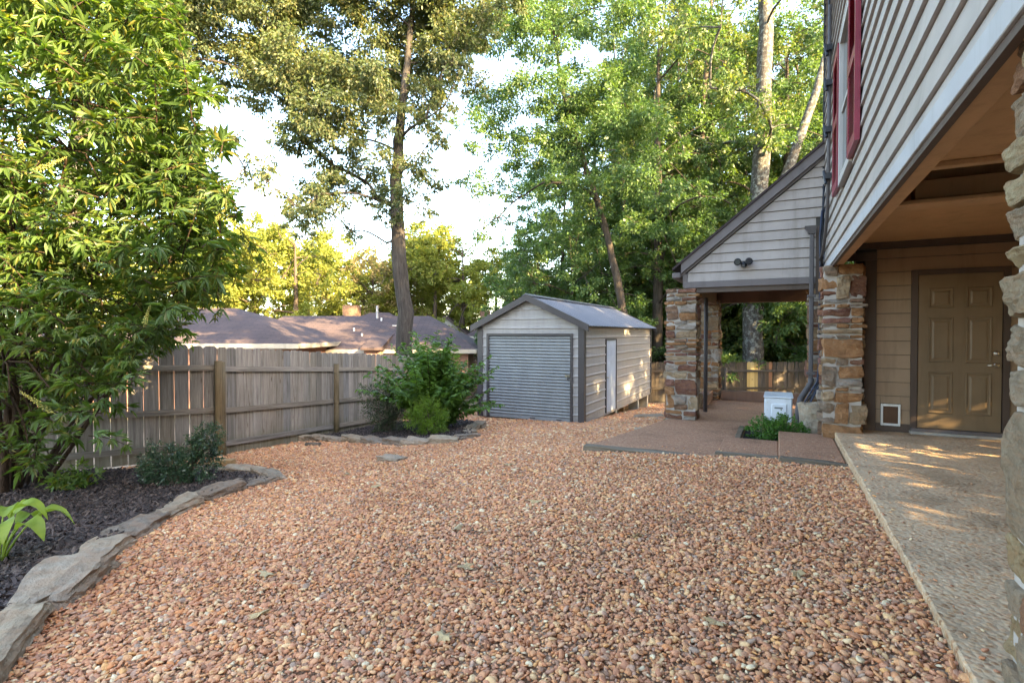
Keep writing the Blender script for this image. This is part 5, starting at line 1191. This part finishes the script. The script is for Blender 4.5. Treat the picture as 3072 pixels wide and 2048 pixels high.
def spike_mesh(seed):
    b = MB(); r_ = random.Random(seed); L_ = 0.30
    b.tube([(0,0,0),(0,0,L_)], [0.003,0.001], 4)
    for k_ in range(46):
        u = k_/46; a = k_*2.4; rr = 0.026*(1-u*0.75); c = Vector((rr*math.cos(a)*r_.uniform(.5,1), rr*math.sin(a)*r_.uniform(.5,1), 0.04+u*(L_-.04))); s = 0.010*(1.1-u*.6)
        b.add([c+Vector((s,0,0)),c+Vector((-s,0,0)),c+Vector((0,s,0)),c+Vector((0,-s,0)),c+Vector((0,0,s)),c+Vector((0,0,-s))], [(0,2,4),(2,1,4),(1,3,4),(3,0,4),(2,0,5),(1,2,5),(3,1,5),(0,3,5)])
    return b.mesh('flower_spike', M['spike'])
spm = [spike_mesh(i) for i in range(3)]
for i, (e, d) in enumerate(sp_tips[:110]):
    dd = (d+Vector((0,0,.5))).normalized(); o = link('flower_spike', spm[i % 3], vt); o.matrix_parent_inverse = VI
    o.matrix_basis = Matrix.Translation(e) @ dd.to_track_quat('Z','Y').to_matrix().to_4x4() @ Matrix.Scale(random.uniform(0.7,1.15), 4)

# ------------------------------------------------------------------ smaller plants
def bush(name, label, base, blobs, n, size, width, leafm, stemm, nst=12, shell=0.35, up=0.3, group=None):
    root = empty(name, base); tag(root, label, 'shrub', group); inv = Matrix.Translation((-base[0],-base[1],-base[2]))
    V = []; F = []; o_ = 0; tot = sum(b[3]**2 for b in blobs)
    sm = MB()
    for (x, y, z, rad) in blobs:
        k_ = int(n*rad**2/tot); c = np.array([base[0]+x, base[1]+y, base[2]+z]); ns = max(10, k_//24)
        tc, td = clump_points(c, rad, ns, 0.95, shell)
        for q in range(ns):
            m_ = 24; p = tc[q]+td[q]*0.10*rng.uniform(-1,0.6,(m_,1))*min(1,rad*2)+rng.normal(0, size*0.55, (m_,3)); ax = td[q]*0.9+rng.normal(0,.75,(m_,3)); ax[:,2] += up
            v, f = leaf_quads(p, ax, size*rng.uniform(.7,1.25,m_), width, 0.15); V.append(v); F.append(f+o_); o_ += len(v)
            if q % 3 == 0: sm.tube([(base[0]+x*.25+random.uniform(-.05,.05), base[1]+y*.25+random.uniform(-.05,.05), base[2]-.05), tuple(c*0.55+np.array(base)*0.45+np.array([0,0,.05])), tuple(tc[q])], [0.009,0.007,0.002], 4, False)
    c_ = link('foliage', np_mesh('foliage', np.concatenate(V), np.concatenate(F), leafm)); c_.parent = root; c_.matrix_parent_inverse = inv; tag(c_, kind='stuff')
    s_ = sm.build('stems', stemm, None, True); s_.parent = root; s_.matrix_parent_inverse = inv
    return root
hb = (-6.42, 3.82, g(-6.42,3.82)+.03)
bush('holly_bush', 'small dark glossy holly bush with two rounded lobes in the mulch bed', hb, [(-.22,-.10,.30,.27),(-.05,-.05,.22,.24),(.16,.12,.26,.25),(.24,.16,.58,.20),(.20,.14,.44,.20),(-.30,-.12,.20,.2)], 9500, 0.030, 0.55, M['lf_holly'], M['twig'], shell=0.30)
b2 = (-5.9, 8.05, g(-5.9,8.05)+.03)
bush('boxwood_bush', 'low bright green upright bush in front of the broad-leaved shrub', b2, [(0,0,.30,.34),(-.16,-.05,.34,.28),(.18,.06,.32,.28),(0,.05,.58,.24),(.10,.0,.52,.22),(-.10,.02,.60,.18)], 9500, 0.036, 0.45, M['lf_box'], M['twig'], shell=0.33, up=0.9)
b3 = (-7.3, 8.55, g(-7.3,8.55)+.03)
bush('wispy_shrub', 'wispy grey-green shrub with open twigs against the fence', b3, [(0,0,.45,.45),(-.25,-.05,.65,.35),(.22,.05,.35,.40),(.1,0,.85,.34),(-.40,-.1,.95,.22),(.25,.1,.7,.3),(-.1,0,.2,.35)], 6500, 0.042, 0.42, M['lf_wispy'], M['twig'], shell=0.5, up=0.2)
b4 = (-0.02, 8.35, -0.16)
bush('cushion_plant', 'bright green leafy cushion plant in the patio pocket before the heat pump', b4, [(-.12,0,.10,.24),(.14,.02,.12,.24),(0,-.10,.10,.22),(.02,.1,.15,.22),(-.26,.05,.06,.16),(.28,.06,.08,.16)], 5200, 0.036, 0.6, M['lf_cushion'], M['twig'], shell=0.33, up=0.5)
bush('young_shrub', 'sparse low seedling shrub growing in mulch under the chaste tree', (-7.55,3.15,g(-7.55,3.15)+.03), [(0,0,.20,.22),(.2,.05,.14,.16)], 420, 0.085, 0.4, M['lf_vitex'], M['stem'], shell=0.5)

# broad-leaved arching shrub
bb_ = (-6.35, 8.95, g(-6.35,8.95)+.03)
bs = empty('broad_leaved_shrub', bb_); tag(bs, 'big arching shrub with broad drooping green leaves beside the shed', 'shrub'); BI = Matrix.Translation((-bb_[0],-bb_[1],-bb_[2]))
def broad_leaf(seed):
    r_ = random.Random(seed); L_, w_ = 1.0, 0.52; b = MB(); dr = r_.uniform(.15,.5); pts = []
    for (u, s) in ((0,0),(.25,-.42),(.5,-.5),(.8,-.24),(1,0),(.8,.24),(.5,.5),(.25,.42)): pts.append((u*L_, s*w_, -dr*u*u+abs(s)*.14))
    pts.append((.45*L_, 0, -dr*.2-.02)); b.add(pts, [(0,1,2,8),(8,2,3,4),(8,4,5,6),(0,8,6,7)]); return b
blf = [broad_leaf(i) for i in range(4)]; blm = [b.mesh('leaf', M['lf_berry']) for b in blf]
sm = MB(); rec = []
for i in range(190):
    a = random.uniform(0, 6.283); tilt = random.uniform(0.02, 0.62)*random.choice((1,1,1,1.35)); L_ = random.uniform(0.9, 2.15)*(1.0 if tilt < .7 else 0.8); p = Vector(bb_)+Vector((random.gauss(0,.09), random.gauss(0,.09), 0)); d = Vector((math.cos(a)*math.sin(tilt), math.sin(a)*math.sin(tilt), math.cos(tilt))); n = 12; path = [p.copy()]
    for k_ in range(n):
        d = (d+Vector((random.gauss(0,.04), random.gauss(0,.04), -0.05-0.03*tilt))).normalized(); p = p+d*L_/n
        if p.z < bb_[2]+.08: p.z = bb_[2]+.08
        path.append(p.copy())
        if k_ > 1:
            for rep_ in range(4):
                for s_ in (-1, 1):
                    sd_ = d.cross(Vector((0,0,1))); sd_ = sd_.normalized() if sd_.length > .01 else Vector((1,0,0))
                    ax = (sd_*s_*random.uniform(.6,1)+d*0.5+Vector((random.gauss(0,.25),random.gauss(0,.25),-0.18+random.gauss(0,.2)))).normalized()
                    rec.append((p-d*random.random()*L_/n, ax, random.uniform(.10,.17)*(1.0 if k_ < 10 else 0.75), random.randrange(4), random.uniform(-.5,.5)))
    sm.tube(path, [0.010*(1-.75*k_/n) for k_ in range(n+1)], 5, False)
rec.sort(key=score, reverse=True); LV = []; LF = []; lo = 0
for q in rec[:200]:
    o = link('leaf', blm[q[3]], bs); o.matrix_parent_inverse = BI; o.matrix_basis = leaf_matrix(q[0], q[1], q[2], q[4])
for q in rec[200:]:
    b = blf[q[3]]; mt = np.array(leaf_matrix(q[0], q[1], q[2], q[4])); v = np.array(b.v) @ mt[:3,:3].T+mt[:3,3]; LV.append(v); LF.append(np.array(b.f)+lo); lo += len(v)
o = link('foliage', np_mesh('foliage', np.concatenate(LV), np.concatenate(LF), M['lf_berry'])); o.parent = bs; o.matrix_parent_inverse = BI; tag(o, kind='stuff')
o = sm.build('stems', M['stem'], None, True); o.parent = bs; o.matrix_parent_inverse = BI

# hosta
hx, hy = -5.02, 1.68; hz = g(hx,hy)+.06
ho = empty('hosta', (hx,hy,hz)); ho.scale = (.82,.82,.86); tag(ho, 'yellow-green hosta with broad arching leaves in the dark mulch', 'plant')
for i, (a, reach, rise, L_, w_) in enumerate([(20,.20,.30,.30,.13),(62,.24,.33,.32,.12),(-15,.22,.36,.28,.13),(95,.12,.38,.28,.12),(150,.18,.34,.30,.13),(200,.2,.3,.3,.13),(260,.2,.32,.3,.13),(310,.22,.28,.28,.12),(45,.10,.42,.30,.13),(120,.2,.26,.28,.12)]):
    ar = R(a); dh = Vector((math.cos(ar), math.sin(ar), 0)); b = MB()
    p0 = dh*0.03; p1 = dh*reach*.45+Vector((0,0,rise*.62)); p2 = dh*reach+Vector((0,0,rise))
    st_ = [p0.lerp(p1, u).lerp(p1.lerp(p2, u), u) for u in (0,.25,.5,.75,1)]; sd_ = Vector((-dh.y, dh.x, 0))
    vs = []; n = 9
    for k_ in range(n):
        u = k_/(n-1); c = p2+dh*L_*u*(1-.12*u)+Vector((0,0,0.10*math.sin(u*2.2)-0.17*u*u*L_/.3)); hw = 1.25*w_*math.sin(math.pi*min(1,u*0.93+0.07))**.8*0.5+0.004
        if k_ == n-1: hw = 0.002
        for q in (-1,-.5,0,.5,1): vs.append(c+sd_*q*hw+Vector((0,0,abs(q)*hw*.45+0.006*math.sin(u*14+q*3))))
    fs = [(k_*5+j, k_*5+j+1, (k_+1)*5+j+1, (k_+1)*5+j) for k_ in range(n-1) for j in range(4)]
    b.add(vs, fs); b.tube(st_, [0.011,0.010,0.009,0.008,0.007], 6, False); b.build('leaf', M['lf_hosta'], ho, True)
